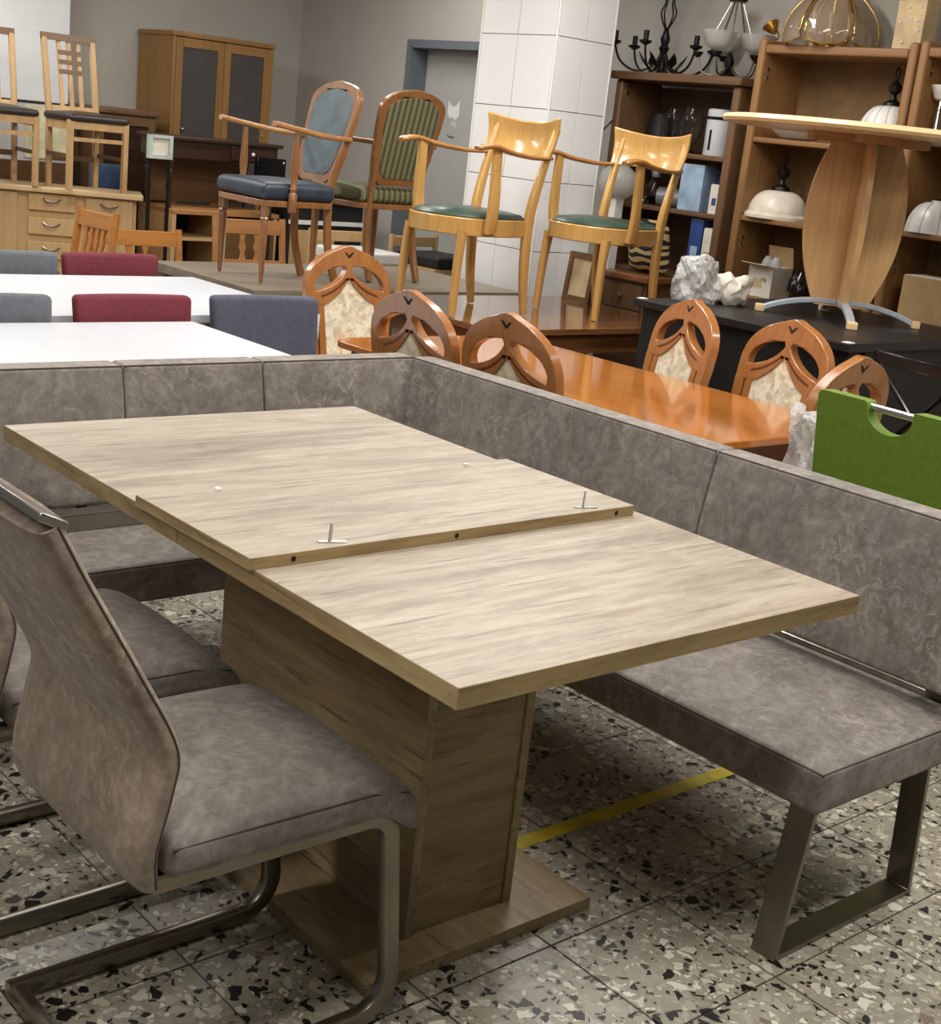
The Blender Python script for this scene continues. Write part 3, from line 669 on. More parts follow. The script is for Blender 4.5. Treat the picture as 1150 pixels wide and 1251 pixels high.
bl = bez((0.115, 0.06), (0.20, 0.22), (0.275, 0.48), (0.15, 0.76), 14)
blade = [(x, z) for x, z in bl]+[(-x, z) for x, z in reversed(bl)]
obj('pedestal_board', MB().prism(blade, [], -0.014, 0.014, lambda u, v, w_: (w_, u, v)), 'beech_pale', t, bevel=0.002)
for s_ in (-1, 1):
    half = [(s_*0.0145, 0.06)]+[(s_*x, z) for x, z in bl]+[(s_*0.0145, 0.76)]
    obj('pedestal_board', MB().prism(half, [], -0.014, 0.014, lambda u, v, w_: (u, w_, v)), 'beech_pale', t, bevel=0.002)
obj('top_plate', MB().prism(rrect(0.5, 0.16, 0.01, 2), [], 0.76, 0.795, lambda u, v, w_: (u, v, w_)), 'beech_under', t); obj('top_plate', MB().prism(rrect(0.16, 0.5, 0.01, 2), [], 0.76, 0.794, lambda u, v, w_: (u, v, w_)), 'beech_under', t)
for k in range(4):
    a = k*PI/2; d_ = Vector((math.cos(a), math.sin(a), 0)); n_ = (-math.sin(a), math.cos(a), 0)
    pth = [d_*r+Vector((0, 0, z)) for r, z in bez((0.02, 0.078), (0.14, 0.085), (0.26, 0.055), (0.335, 0.018), 8)]
    f_ = obj('foot', MB().sweep(pth, rrect(0.034, 0.024, 0.004, 1), n_), 'silver_paint', t)
    obj('foot_cap', MB().box(-0.02, 0.02, -0.022, 0.022, 0, 0.034, 0.006, 2).rot(math.degrees(a)).move(*(d_*0.345)), 'beech_edge', f_)
t = thing('black_chair', 'black metal frame chair with crossed back rods by the tall black table', 'chair', (4.40, 2.52, 0), -105)
obj('seat', MB().box(-0.2, 0.2, 0.02, 0.42, 0.44, 0.47, 0.01, 2), 'fab_grey', t)
for sx in (-1, 1):
    obj('leg', MB().tube([(sx*0.2, -0.07, 1.0), (sx*0.2, 0.0, 0.5), (sx*0.2, -0.06, 0)], 0.012), 'black_gloss', t); obj('leg', MB().tube([(sx*0.19, 0.40, 0.445), (sx*0.2, 0.43, 0)], 0.012), 'black_gloss', t)
obj('back_rail', MB().box(-0.2, 0.2, -0.08, -0.06, 0.955, 1.0, 0.006, 1), 'black_gloss', t)
obj('back_rod', MB().tube([(-0.2, -0.06, 0.95), (0.2, -0.01, 0.6)], 0.009), 'black_gloss', t); obj('back_rod', MB().tube([(0.2, -0.06, 0.95), (-0.2, -0.01, 0.6)], 0.009), 'black_gloss', t)

# ================================================================== yellow beech armchairs
def beech(label, loc, rz):
    t = thing('beech_armchair', label, 'chair', loc, rz, 'yellow beech armchairs on the brown table')   # faces +y local; seat centre at 0,0
    D = [(-0.20, -0.22), (0.20, -0.22)]+bez((0.235, -0.05), (0.268, 0.15), (0.20, 0.285), (0.0, 0.295), 9)
    D = D+[(-x, y) for x, y in reversed(D[3:-1])]+[(-0.235, -0.05)]
    Di = [(x*0.86, y*0.86) for x, y in D]
    obj('seat_rail', MB().prism(D, [Di], 0.378, 0.46, lambda u, v, w_: (u, v, w_)), 'beech_yellow', t, bevel=0.005)
    n = len(D); vs = []; fs = []
    for k, (s_, z) in enumerate(((0.93, 0.455), (0.94, 0.466), (0.86, 0.484), (0.6, 0.496), (0.3, 0.50), (0.02, 0.501))):
        vs += [(x*s_, y*s_, z) for x, y in D]
        if k: fs += [((k-1)*n+i, (k-1)*n+(i+1) % n, k*n+(i+1) % n, k*n+i) for i in range(n)]
    fs.append(tuple(5*n+i for i in range(n)))
    obj('seat_cushion', MB().add(vs, fs), 'green_vinyl', t)
    pr = rrect(0.036, 0.036, 0.011, 3)
    for sx in (-1, 1):
        obj('leg', MB().sweep(spline([(sx*0.190, 0.20, 0.40), (sx*0.195, 0.215, 0.25), (sx*0.20, 0.225, 0)], 5), pr, (1, 0, 0), scale=[1.25-0.35*i/10 for i in range(11)]), 'beech_yellow', t)
        # rear leg and back post in one sweep
        pp = spline([(sx*0.195, -0.262, 0), (sx*0.195, -0.232, 0.2), (sx*0.195, -0.225, 0.45), (sx*0.20, -0.265, 0.66), (sx*0.205, -0.34, 0.90)], 5)
        obj('leg', MB().sweep(pp, rrect(0.034, 0.046, 0.012, 3), (1, 0, 0), scale=[0.8+0.35*math.sin(PI*min(1, i/20*1.1)) for i in range(21)]), 'beech_yellow', t)
        obj('arm_post', MB().sweep(spline([(sx*0.252, 0.085, 0.40), (sx*0.272, 0.095, 0.52), (sx*0.266, 0.10, 0.785)], 5), rrect(0.03, 0.06, 0.01, 3), (1, 0, 0), scale=[1.15-0.3*i/10 for i in range(11)]), 'beech_yellow', t)
        ap = spline([(sx*0.205, -0.315, 0.765), (sx*0.24, -0.16, 0.76), (sx*0.264, 0.02, 0.775), (sx*0.278, 0.14, 0.795), (sx*0.273, 0.24, 0.78)], 5)
        obj('armrest', MB().sweep(ap, rrect(0.024, 0.052, 0.011, 3), (0, 0, 1), scale=[0.75+0.3*min(1, i/12) for i in range(20)]+[0.75]), 'beech_arm', t)
    mb = MB().box(-0.24, 0.24, -0.012, 0.012, 0, 0.165, 0.010, 3, (14, 1, 6))
    def f(v):
        k = v.z/0.165; return (v.x*(0.95+0.10*k), v.y-0.355+0.075*(v.x/0.235)**2-0.025*k+(-0.02*math.sin(k*PI)), 0.765+v.z+0.035*(v.x/0.235)**2*(k-0.2))
    obj('backrest', mb.warp(f), 'beech_yellow', t)
    return t
beech('yellow beech armchair with green seat, in front of the tiled pillar', (4.42, 5.13, 0.754), 92)
beech('yellow beech armchair with green seat, beside the tall black table', (5.22, 4.98, 0.754), 95)

# ================================================================== blue armchair and striped chair
def salon(label, loc, rz, seatm, backm, woodm, arms, armm, turned):
    t = thing('salon_chair', label, 'chair', loc, rz)     # faces +y local
    Z0 = 0.515
    def lean(u, v, w_): return (u, -0.225-0.24*v+w_, Z0+v)
    out = [(-0.125, 0.0), (-0.17, 0.035), (-0.20, 0.14), (-0.22, 0.30)]+bez((-0.226, 0.40), (-0.224, 0.475), (-0.13, 0.505), (0, 0.515), 7)
    out = out+[(-x, y) for x, y in reversed(out[:-1])]
    inn = [(x*0.80, 0.25+(y-0.25)*0.83) for x, y in out]
    obj('back_frame', MB().prism(out, [inn], -0.017, 0.017, lean), woodm, t, bevel=0.006)
    pan = [(x*0.82, 0.25+(y-0.25)*0.85) for x, y in out]
    obj('back_panel', MB().prism(pan, [], -0.020, 0.020, lean), backm, t, bevel=0.010)
    S = rrect(0.47, 0.45, 0.06, 5)
    obj('seat_frame', MB().prism([(x, y) for x, y in S], [[(x*0.85, y*0.85) for x, y in S]], 0.385, 0.415, lambda u, v, w_: (u*(0.92+0.16*(v+0.225)/0.45), v, w_)), woodm, t, bevel=0.004)
    obj('seat', MB().box(-0.235, 0.235, -0.225, 0.225, 0.415, 0.50, 0.035, 4, (8, 8, 1)).warp(lambda v: (v.x*(0.92+0.16*(v.y+0.225)/0.45), v.y, v.z+(0.018*math.cos(v.x*6)*math.cos(v.y*6) if v.z > 0.47 else 0))), seatm, t)
    for sx in (-1, 1):
        fl = [(0.009, 0), (0.013, 0.05), (0.022, 0.30), (0.018, 0.315), (0.024, 0.322), (0.018, 0.332), (0.024, 0.345), (0.024, 0.41)] if turned else [(0.014, 0), (0.02, 0.2), (0.022, 0.41)]
        obj('leg', MB().lathe(fl, 12, (sx*0.215, 0.19, 0)), woodm, t)
        obj('leg', MB().sweep(spline([(sx*0.17, -0.285, 0), (sx*0.165, -0.225, 0.2), (sx*0.16, -0.215, 0.45), (sx*0.165, -0.235, 0.56), (sx*0.19, -0.265, 0.68)], 5), rrect(0.03, 0.04, 0.009, 2), (1, 0, 0)), woodm, t)
        if arms:
            obj('arm_post', MB().lathe([(0.016, 0.36), (0.022, 0.37), (0.022, 0.45), (0.015, 0.46), (0.02, 0.478), (0.014, 0.49), (0.021, 0.56), (0.017, 0.66), (0.013, 0.75)], 12, (sx*0.255, 0.06, 0)), woodm, t)
            obj('armrest', MB().sweep(spline([(sx*0.205, -0.285, 0.74), (sx*0.235, -0.12, 0.745), (sx*0.26, 0.05, 0.765), (sx*0.27, 0.20, 0.785)], 5), rrect(0.026, 0.042, 0.010, 3), (0, 0, 1)), armm, t)
    return t
salon('armchair with dark blue vinyl seat and blue oval back', (3.945, 6.10, 0.7565), 88, 'blue_vinyl', 'blue_vinyl_back', 'walnut_red', True, 'walnut_arm', True)
salon('wooden chair with green striped seat and back', (4.69, 6.32, 0.7565), 2, 'green_stripe', 'green_stripe', 'walnut_red', True, 'walnut_red', False)
# ================================================================== bookcases along the back wall
FX, BX = 6.10, 6.47
def bookcase(label, y0, y1, ztop, shelves, ms, mh, mb_, post=0.05, crown=False):
    t = thing('bookcase', label, 'bookcase', (FX, (y0+y1)/2, 0)); h = (y1-y0)/2; D = BX-FX
    for s_ in (-1, 1):
        a, b = (s_*h, s_*(h-post)); lo, hi = min(a, b), max(a, b)
        sp = obj('side_panel', MB().box(0, D, lo, hi, 0, ztop-(0.0 if not crown else 0.045), 0.018, 3), ms, t)
        for zz in (shelves[-1]+0.35, shelves[0]+0.30):
            obj('hinge_screw', MB().lathe([(0.012, 0), (0.012, 0.006), (0, 0.008)], 10).rot(90 if s_ > 0 else -90, 'X').move(0.05, s_*(h-post), zz), 'chrome', sp)
            obj('hinge_screw', MB().lathe([(0.012, 0), (0.012, 0.006), (0, 0.008)], 10).rot(90 if s_ > 0 else -90, 'X').move(0.05, s_*(h-post), zz-0.045), 'chrome', sp)
    if crown: obj('top', MB().box(-0.03, D, -h-0.02, h+0.02, ztop-0.045, ztop, 0.006, 2), mh, t)
    else: obj('top', MB().box(0.004, D, -h+post, h-post, ztop-0.075, ztop-0.03, 0.01, 2), mh, t)
    obj('back_panel', MB().box(D-0.012, D-0.002, -h+post-0.002, h-post+0.002, 0.05, ztop-0.06), mb_, t)
    for z in shelves: obj('shelf', MB().box(0.012, D-0.013, -h+post, h-post, z-0.028, z, 0.006, 2), mh, t)
    for s_ in (-1, 1):
        dr = obj('door', MB().box(-0.006, 0.014, min(0.003*s_, s_*(h-post-0.003)), max(0.003*s_, s_*(h-post-0.003)), 0.06, shelves[0]-0.035, 0.004, 1), ms, t)
        obj('knob', MB().lathe([(0.008, 0), (0.008, 0.012), (0.015, 0.02), (0.012, 0.028), (0, 0.03)], 12).rot(-90, 'Y').move(-0.006, s_*0.06, shelves[0]-0.2), 'brass', dr)
    return t
bookcase('dark pine bookcase with glassware and blue boxes, beside the tiled pillar', 4.935, 5.87, 2.04, [0.93, 1.302, 1.616], 'dark_pine', 'dark_pine_shelf', 'dark_back', 0.055, True)
bookcase('pine bookcase with a brass chandelier on top and lamp shades inside', 3.895, 4.86, 2.245, [0.90, 1.322, 1.74], 'pine', 'pine_shelf', 'pine_back')
bookcase('pine bookcase with a ribbed glass shade inside, past the round table', 2.92, 3.885, 2.255, [0.90, 1.36, 1.80], 'pine', 'pine_shelf', 'pine_back')

# things on the shelves of the dark bookcase
def lath(name, label, cat, prof, loc, mat, n=24, group=None, bevel=0):
    o = obj(name, MB().lathe(prof, n), mat); o.location = loc; return tag(o, label, cat, group)
gp = [(0.055, 0), (0.062, 0.004), (0.02, 0.02), (0.016, 0.03), (0.05, 0.07), (0.072, 0.13), (0.07, 0.20), (0.05, 0.25), (0.046, 0.25), (0.066, 0.2), (0.068, 0.13), (0.046, 0.075), (0.012, 0.035), (0, 0.034)]
lath('glass_goblet', 'clear glass goblet lantern beside the dark lampshade in the dark bookcase', 'glass', gp, (6.26, 5.515, 1.616), 'clear_glass', 24, 'clear goblets in the dark bookcase')
lath('glass_goblet', 'clear glass goblet lantern beside the white canister in the dark bookcase', 'glass', gp, (6.22, 5.345, 1.616), 'clear_glass', 24, 'clear goblets in the dark bookcase')
t = thing('canister', 'white cylindrical canister with a black band on the top bookcase shelf', 'canister', (6.24, 5.155, 1.616))
obj('body', MB().lathe([(0.0, 0), (0.072, 0), (0.074, 0.004), (0.074, 0.205), (0.0, 0.205)], 28), 'canister', t); obj('band', MB().lathe([(0.0755, 0.196), (0.0755, 0.212), (0.0, 0.212)], 28), 'black_gloss', t); obj('lid', MB().lathe([(0.074, 0.213), (0.074, 0.25), (0.06, 0.256), (0, 0.256)], 28), 'canister', t)
obj('print', MB().box(-0.0752, -0.0742, -0.012, 0.004, 0.03, 0.14, 0), 'black_gloss', t)
t = thing('lampshade', 'dark fabric lampshade at the back of the top bookcase shelf', 'lampshade', (6.355, 5.70, 1.616))
obj('shade', MB().lathe([(0.095, 0), (0.07, 0.21), (0.067, 0.21), (0.092, 0)], 24), 'black_matt', t); obj('ring', MB().lathe([(0.07, 0.205), (0.073, 0.21), (0.03, 0.214), (0, 0.214)], 24), 'iron_black', t)
t = thing('plate_stack', 'small stack of white saucers on the top bookcase shelf', 'saucers', (6.175, 5.70, 1.616))
for k in range(3): obj('saucer', MB().lathe([(0.03, 0), (0.07, 0.018), (0.068, 0.02), (0, 0.006)], 20, (0, 0, k*0.012)), 'porcelain', t)
def carton(name, label, loc, rz, sx, sy, sz, mat, extra=None):
    t = thing(name, label, 'box', loc, rz)
    obj('body', MB().box(-sx/2, sx/2, -sy/2, sy/2, 0, sz, 0.003, 1), mat, t)
    obj('lid_flap', MB().box(-sx/2+0.004, sx/2-0.004, -sy/2+0.004, sy/2-0.004, sz+0.0005, sz+0.003), 'carton_white', t)
    if extra: obj('label_print', MB().box(-sx/2-0.0012, -sx/2-0.0002, -sy/2+0.02, sy/2-0.02, sz*0.3, sz*0.55), extra, t)
    return t
carton('product_box', 'pale blue product box on the middle shelf of the dark bookcase', (6.22, 5.235, 1.302), 8, 0.14, 0.15, 0.255, 'box_blue')
carton('product_box', 'dusty blue product box wedged behind the pale one', (6.35, 5.13, 1.302), 0, 0.1, 0.16, 0.235, 'blue_plain', 'box_blue')
carton('product_box', 'small white product box at the bookcase side panel', (6.18, 5.035, 1.302), 0, 0.08, 0.07, 0.16, 'carton_white', 'box_navy')
t = thing('tin_can', 'grey metal cylinder lying on the middle bookcase shelf', 'tin', (6.20, 5.41, 1.302), 20)
obj('body', MB().lathe([(0.0, -0.07), (0.055, -0.07), (0.055, 0.07), (0.0, 0.07)], 24).rot(90, 'X').move(0, 0, 0.055), 'grey_tin', t); obj('rim', MB().lathe([(0.045, 0.068), (0.058, 0.068), (0.058, 0.075), (0.045, 0.075)], 24).rot(90, 'X').move(0, 0, 0.058), 'chrome', t)
t = thing('glass_lamp', 'clear glass lamp body with a cap on the middle bookcase shelf', 'lamp', (6.22, 5.56, 1.302))
obj('body', MB().lathe([(0.05, 0), (0.065, 0.05), (0.055, 0.11), (0.02, 0.16), (0.018, 0.16), (0.05, 0.11), (0.06, 0.05), (0.0, 0.004)], 20), 'clear_glass', t); obj('cap', MB().lathe([(0.024, 0.16), (0.03, 0.19), (0.012, 0.23), (0, 0.235)], 16), 'grey_tin', t); obj('cable', MB().tube(spline([(-0.05, 0.03, 0.02), (-0.09, 0.06, 0.03), (-0.08, 0.09, 0.01), (-0.05, 0.1, 0.005)], 5), 0.006), 'porcelain', t)
carton('tall_box', 'tall blue box on the bottom shelf of the dark bookcase', (6.2, 5.13, 0.93), 0, 0.12, 0.09, 0.33, 'box_navy', 'box_blue')
carton('tall_box', 'tall cream box beside the blue box on the bottom shelf', (6.2, 5.03, 0.93), 0, 0.12, 0.085, 0.29, 'carton_white', 'cardboard')

# things in the pine bookcases
def dome(t, R, H, mat, ribs=0, z0=0.0):
    n = 48
    def f(u, v):
        a = u*2*PI; k = v
        r = R*math.sin(min(1, 0.12+0.88*(1-k))*PI/2)**0.8; z = z0+H*(1-math.cos(0))*0+H*math.sin(k*PI/2)
        if ribs: r *= 1+0.06*abs(math.sin(a*ribs/2))*(1-0.5*k)
        return (r*math.cos(a), r*math.sin(a), z)
    sh_ = obj('shade', MB().grid(n if not ribs else ribs*4, 10, f), mat, t, ang=60)
    if ribs:
        for k in range(ribs): obj('rib', MB().tube([f(k/ribs, q/8) for q in range(8)], 0.0028, 5), 'shade_rib', sh_)
    return sh_
def hook(t, z, mat='iron_black'):
    obj('fitting', MB().lathe([(0.05, 0), (0.045, 0.02), (0.02, 0.035), (0.012, 0.06), (0.03, 0.075), (0.034, 0.1), (0.02, 0.12), (0.008, 0.13)], 16, (0, 0, z)), mat, t)
    obj('hook', MB().tube(spline([(0, 0, z+0.13), (0.02, 0, z+0.16), (0.0, 0, z+0.19), (-0.02, 0, z+0.17), (-0.01, 0, z+0.145)], 6), 0.004, 6), mat, t)
t = thing('pendant_lamp', 'alabaster glass dome pendant lamp on the middle pine shelf', 'lamp', (6.26, 4.68, 1.322)); dome(t, 0.165, 0.15, 'alabaster'); obj('rim', MB().lathe([(0.165, 0), (0.178, 0.0), (0.178, 0.016), (0.165, 0.03)], 40), 'alabaster', t); hook(t, 0.15)
t = thing('pendant_lamp', 'white pleated pendant lamp with black fitting on the upper pine shelf', 'lamp', (6.25, 4.075, 1.74)); dome(t, 0.155, 0.21, 'porcelain', 14); hook(t, 0.205)
t = thing('pendant_lamp', 'ribbed white glass shade on the shelf past the round table', 'lampshade', (6.24, 3.70, 1.36)); dome(t, 0.14, 0.15, 'porcelain', 10); obj('collar', MB().lathe([(0.04, 0.148), (0.045, 0.16), (0.03, 0.17), (0, 0.17)], 16), 'chrome', t)
t = thing('glass_dish', 'shallow white glass lamp dish lying on the upper pine shelf', 'lampshade', (6.23, 4.60, 1.74)); obj('dish', MB().lathe([(0.03, 0), (0.1, 0.012), (0.15, 0.05), (0.147, 0.052), (0.09, 0.018), (0, 0.006)], 32), 'porcelain', t); obj('spike', MB().lathe([(0.01, 0.004), (0.006, 0.06), (0, 0.085)], 10, (0, 0, 0)), 'iron_black', t)
t = thing('wall_lamp', 'small white wall lamp on a metal arm inside the pine bookcase past the divider', 'lamp', (6.22, 3.79, 1.80)); obj('base', MB().lathe([(0.05, 0), (0.05, 0.015), (0.02, 0.03), (0.008, 0.20), (0, 0.2)], 20), 'chrome', t); obj('shade', MB().lathe([(0.06, 0.26), (0.035, 0.2), (0.02, 0.19), (0, 0.19)], 20), 'porcelain', t)
t = thing('open_carton', 'opened white cardboard box with bulbs on the bottom pine shelf', 'box', (6.22, 4.63, 0.90), -6)
sx, sy, sz = 0.15, 0.18, 0.17
for (a, b, c_, d_) in ((-sx/2, sx/2, -sy/2, -sy/2+0.003), (-sx/2, sx/2, sy/2-0.003, sy/2), (-sx/2, -sx/2+0.003, -sy/2, sy/2), (sx/2-0.003, sx/2, -sy/2, sy/2)): obj('side', MB().box(a, b, c_, d_, 0, sz), 'carton_white', t)
obj('bottom', MB().box(-sx/2, sx/2, -sy/2, sy/2, 0, 0.003), 'carton_white', t); obj('flap', MB().box(0, 0.002, -sy/2, sy/2, 0, 0.11).rot(-12, 'Y').move(sx/2, 0, sz), 'cardboard', t); obj('flap', MB().box(-0.002, 0, -sy/2, sy/2, 0, 0.07).rot(-80, 'Y').move(-sx/2, 0, sz), 'carton_white', t)
obj('print', MB().box(-sx/2-0.001, -sx/2, -0.02, 0.045, 0.05, 0.1), 'kraft_shade', t)
fc = bpy.data.curves.new('lettering', 'FONT'); fc.body = 're'; fc.size = 0.045; fc.extrude = 0.0004
fo = bpy.data.objects.new('lettering_curve', fc); C.objects.link(fo); bpy.context.view_layer.update()
fm = bpy.data.meshes.new_from_object(fo.evaluated_get(bpy.context.evaluated_depsgraph_get())); C.objects.unlink(fo); bpy.data.objects.remove(fo)
fm.materials.clear(); fm.materials.append(MAT['black_matt'])
lt = obj('lettering', fm, None, t); lt.rotation_euler = (PI/2, 0, -PI/2); lt.location = (-sx/2-0.0015, -0.01, 0.085)
for k, (x, y) in enumerate(((0.0, -0.03), (0.01, 0.04))):
    b = obj('bulb', MB().lathe([(0, 0), (0.028, 0.012), (0.034, 0.035), (0.026, 0.06), (0.014, 0.08), (0, 0.082)], 16, (x, y, sz-0.03)), 'frosted', t)
t = thing('black_lamp', 'black desk lamp head lying beside the opened carton', 'lamp', (6.24, 4.43, 0.90)); obj('head', MB().lathe([(0.02, 0), (0.075, 0.06), (0.07, 0.12), (0.03, 0.17), (0, 0.175)], 20), 'black_gloss', t); obj('knob', MB().lathe([(0.012, 0), (0.016, 0.02), (0, 0.03)], 12, (-0.045, 0.0, 0.125)), 'chrome', t)
cb = carton('cardboard_box', 'brown cardboard box leaning behind the round table', (6.22, 3.95-0.4, 0.90), 0, 0.2, 0.4, 0.25, 'cardboard')

# ================================================================== chandeliers on top of the bookcases
t = thing('iron_chandelier', 'black wrought iron chandelier with leaves on the dark bookcase', 'chandelier', (6.27, 5.68, 2.04))
obj('stem', MB().lathe([(0.05, 0), (0.03, 0.02), (0.015, 0.06), (0.022, 0.13), (0.032, 0.15), (0.02, 0.17), (0.03, 0.2), (0.012, 0.26), (0, 0.27)], 14), 'iron_black', t)
for k in range(6):
    a = k*PI/3+0.35; d_ = Vector((math.cos(a), math.sin(a), 0))
    ar = obj('arm', MB().tube(spline([d_*0.015+Vector((0, 0, 0.12)), d_*0.06+Vector((0, 0, 0.04)), d_*0.16+Vector((0, 0, 0.012)), d_*0.25+Vector((0, 0, 0.06)), d_*0.29+Vector((0, 0, 0.15))], 5), 0.007, 6), 'iron_black', t)
    obj('candle_cup', MB().lathe([(0.01, 0.14), (0.035, 0.155), (0.038, 0.165), (0.014, 0.17), (0.016, 0.17), (0.016, 0.22), (0, 0.222)], 12, tuple(d_*0.29)), 'iron_black', ar)
    obj('leaf', MB().prism([(0, 0), (0.025, 0.03), (0.02, 0.06), (0, 0.1), (-0.02, 0.055), (-0.022, 0.028)], [], -0.0015, 0.0015).rot(35, 'X').rot(math.degrees(a)+60).move(d_.x*0.09, d_.y*0.09, 0.04), 'iron_black', ar)
for k in range(4):
    a = k*PI/2+0.2; d_ = Vector((math.cos(a), math.sin(a), 0))
    obj('hanging_rod', MB().tube(spline([Vector((0, 0, 0.24)), d_*0.05+Vector((0, 0, 0.34)), d_*0.03+Vector((0, 0, 0.43)), d_*0.13+Vector((0, 0, 0.60))], 6), 0.005, 6), 'iron_black', t)
t = thing('bowl_chandelier', 'dark metal chandelier with frosted glass bowls on the dark bookcase', 'chandelier', (6.27, 5.18, 2.04))
obj('hub', MB().lathe([(0.04, 0), (0.045, 0.02), (0.02, 0.05), (0.03, 0.09), (0.01, 0.14), (0, 0.14)], 14), 'iron_black', t)
for k in range(5):
    a = k*2*PI/5+0.9; d_ = Vector((math.cos(a), math.sin(a), 0))
    ar = obj('arm', MB().tube(spline([d_*0.02+Vector((0, 0, 0.06)), d_*0.08+Vector((0, 0, 0.015)), d_*0.15+Vector((0, 0, 0.03)), d_*0.18+Vector((0, 0, 0.11))], 5), 0.006, 6), 'steel_dark', t)
    obj('socket', MB().lathe([(0.012, 0.1), (0.03, 0.125), (0.03, 0.13), (0, 0.13)], 12, tuple(d_*0.18)), 'iron_black', ar)
    if k in (0, 2, 3): obj('glass_bowl', MB().lathe([(0.02, 0.13), (0.07, 0.16), (0.10, 0.235), (0.097, 0.235), (0.066, 0.165), (0, 0.137)], 28, tuple(d_*0.18)), 'frosted', ar)
for k in range(5):
    a = k*2*PI/5; d_ = Vector((math.cos(a), math.sin(a), 0)); obj('hanging_rod', MB().tube([d_*0.12+Vector((0, 0, 0.20)), d_*0.025+Vector((0, 0, 0.42))], 0.005, 6), 'steel_dark', t)
obj('canopy', MB().lathe([(0.05, 0.41), (0.055, 0.425), (0.03, 0.45), (0, 0.455)], 20), 'iron_black', t)
t = thing('brass_chandelier', 'brass chandelier with smoked glass panels on the pine bookcase', 'chandelier', (6.28, 4.54, 2.215))
obj('stem', MB().lathe([(0.05, 0), (0.045, 0.015), (0.02, 0.03), (0.028, 0.06), (0.012, 0.1), (0.012, 0.3), (0.04, 0.33), (0.02, 0.36), (0, 0.365)], 18), 'brass', t)
for k in range(6):
    a0 = k*PI/3; am = a0+PI/6
    def f(u, v):
        a = a0+0.06+u*(PI/3-0.12); z = 0.03+0.27*v+0.02*(1-v)*math.cos((u-0.5)*PI*1.0)*-1.2
        r = 0.245*math.sin(PI*(0.42+0.50*v))**0.75; return (r*math.cos(a), r*math.sin(a), z)
    gp_ = obj('glass_panel', MB().grid(8, 8, f), 'smoke_glass', t)
    edge = [f(u/8, 0) for u in range(9)]
    obj('panel_trim', MB().tube([f(0, 1-q/6) for q in range(6)]+edge+[f(1, (q+1)/6) for q in range(6)], 0.0058, 6), 'brass', gp_)
    d_ = Vector((math.cos(am), math.sin(am), 0))
    ar = obj('arm', MB().tube(spline([d_*0.02+Vector((0, 0, 0.05)), d_*0.06+Vector((0, 0, 0.015)), d_*0.10+Vector((0, 0, 0.04)), d_*0.105+Vector((0, 0, 0.08))], 5), 0.005, 6), 'brass', t)
    obj('candle', MB().lathe([(0.022, 0.075), (0.02, 0.085), (0.010, 0.087), (0.010, 0.14), (0.014, 0.16), (0, 0.19)], 10, tuple(d_*0.105)), 'porcelain', ar)
t = thing('brass_wall_lamp', 'small brass flower wall lamp lying beside the brass chandelier', 'lamp', (6.2, 4.835, 2.245)); obj('cup', MB().lathe([(0.0, 0), (0.014, 0.01), (0.05, 0.06), (0.046, 0.06), (0, 0.014)], 14).rot(-40, 'X').move(0, 0, 0.03), 'brass', t); obj('bracket', MB().tube(spline([(0, 0, 0.0), (0.02, -0.01, 0.02), (0, 0, 0.06)], 5), 0.005, 6), 'brass', t)
t = thing('kraft_lamp', 'square beige lamp box with bubble dots on the pine bookcase', 'lamp', (6.29, 4.05, 2.215), 6)
obj('body', MB().box(-0.07, 0.07, -0.075, 0.075, 0, 0.42, 0.004, 1), 'kraft_shade', t)
random.seed(11)
for k in range(9): obj('bubble', MB().lathe([(0, -0.009), (0.006, -0.006), (0.009, 0), (0.006, 0.006), (0, 0.009)], 8, (-0.07, random.uniform(-0.06, 0.06), random.uniform(0.03, 0.25))), 'porcelain', t)
t = thing('hanging_globe', 'round translucent lamp globe behind the yellow armchair back', 'lamp', (5.965, 5.62, 1.26)); obj('globe', MB().lathe([(0, 0), (0.05, 0.008), (0.095, 0.04), (0.115, 0.1), (0.1, 0.16), (0.05, 0.2), (0.03, 0.205), (0, 0.206)], 28, (0, 0, 0.05)), 'frosted', t); obj('stand', MB().box(-0.035, 0.035, -0.035, 0.035, -1.26, 0.06, 0.004, 1), 'porcelain', t)
t = thing('wall_mirror_lamp', 'small chrome reflector lamp on the shelf edge beside the pillar', 'lamp', (6.02, 5.90, 1.70)); obj('reflector', MB().lathe([(0.0, 0), (0.04, 0.012), (0.075, 0.06), (0.072, 0.062), (0.036, 0.018), (0, 0.006)], 24).rot(-70, 'Y'), 'porcelain', t); obj('arm', MB().tube([(0, 0, 0), (0.06, 0.0, 0.0), (0.088, -0.04, 0.06)], 0.006), 'chrome', t)

# behind the yellow chairs: nightstand, zebra cushions, wrapped bundles
t = thing('nightstand', 'small brown nightstand with one drawer behind the yellow armchair', 'nightstand', (5.86, 5.25, 0))
obj('body', MB().box(-0.13, 0.17, -0.17, 0.17, 0.05, 0.90, 0.004, 1), 'brown_wood', t); obj('top', MB().box(-0.16, 0.18, -0.2, 0.2, 0.90, 0.935, 0.006, 2), 'brown_side', t)
dr = obj('drawer', MB().box(-0.142, -0.128, -0.15, 0.15, 0.74, 0.88, 0.003, 1), 'dark_pine', t); obj('knob', MB().lathe([(0.01, 0), (0.015, 0.015), (0, 0.024)], 12).rot(-90, 'Y').move(-0.142, 0, 0.81), 'dark_pine', dr)
def cushion(label, loc, rot, s):
    mb = MB().box(-s, s, -s, s, -0.07, 0.07, 0.06, 3, (8, 8, 1)); mb.warp(lambda v: (v.x, v.y, v.z*(0.25+0.75*math.cos(v.x/s*1.45)*math.cos(v.y/s*1.45))))
    o = obj('zebra_cushion', mb, 'zebra', ang=80); o.location = loc; o.rotation_euler = [math.radians(a) for a in rot]; return tag(o, label, 'cushion')
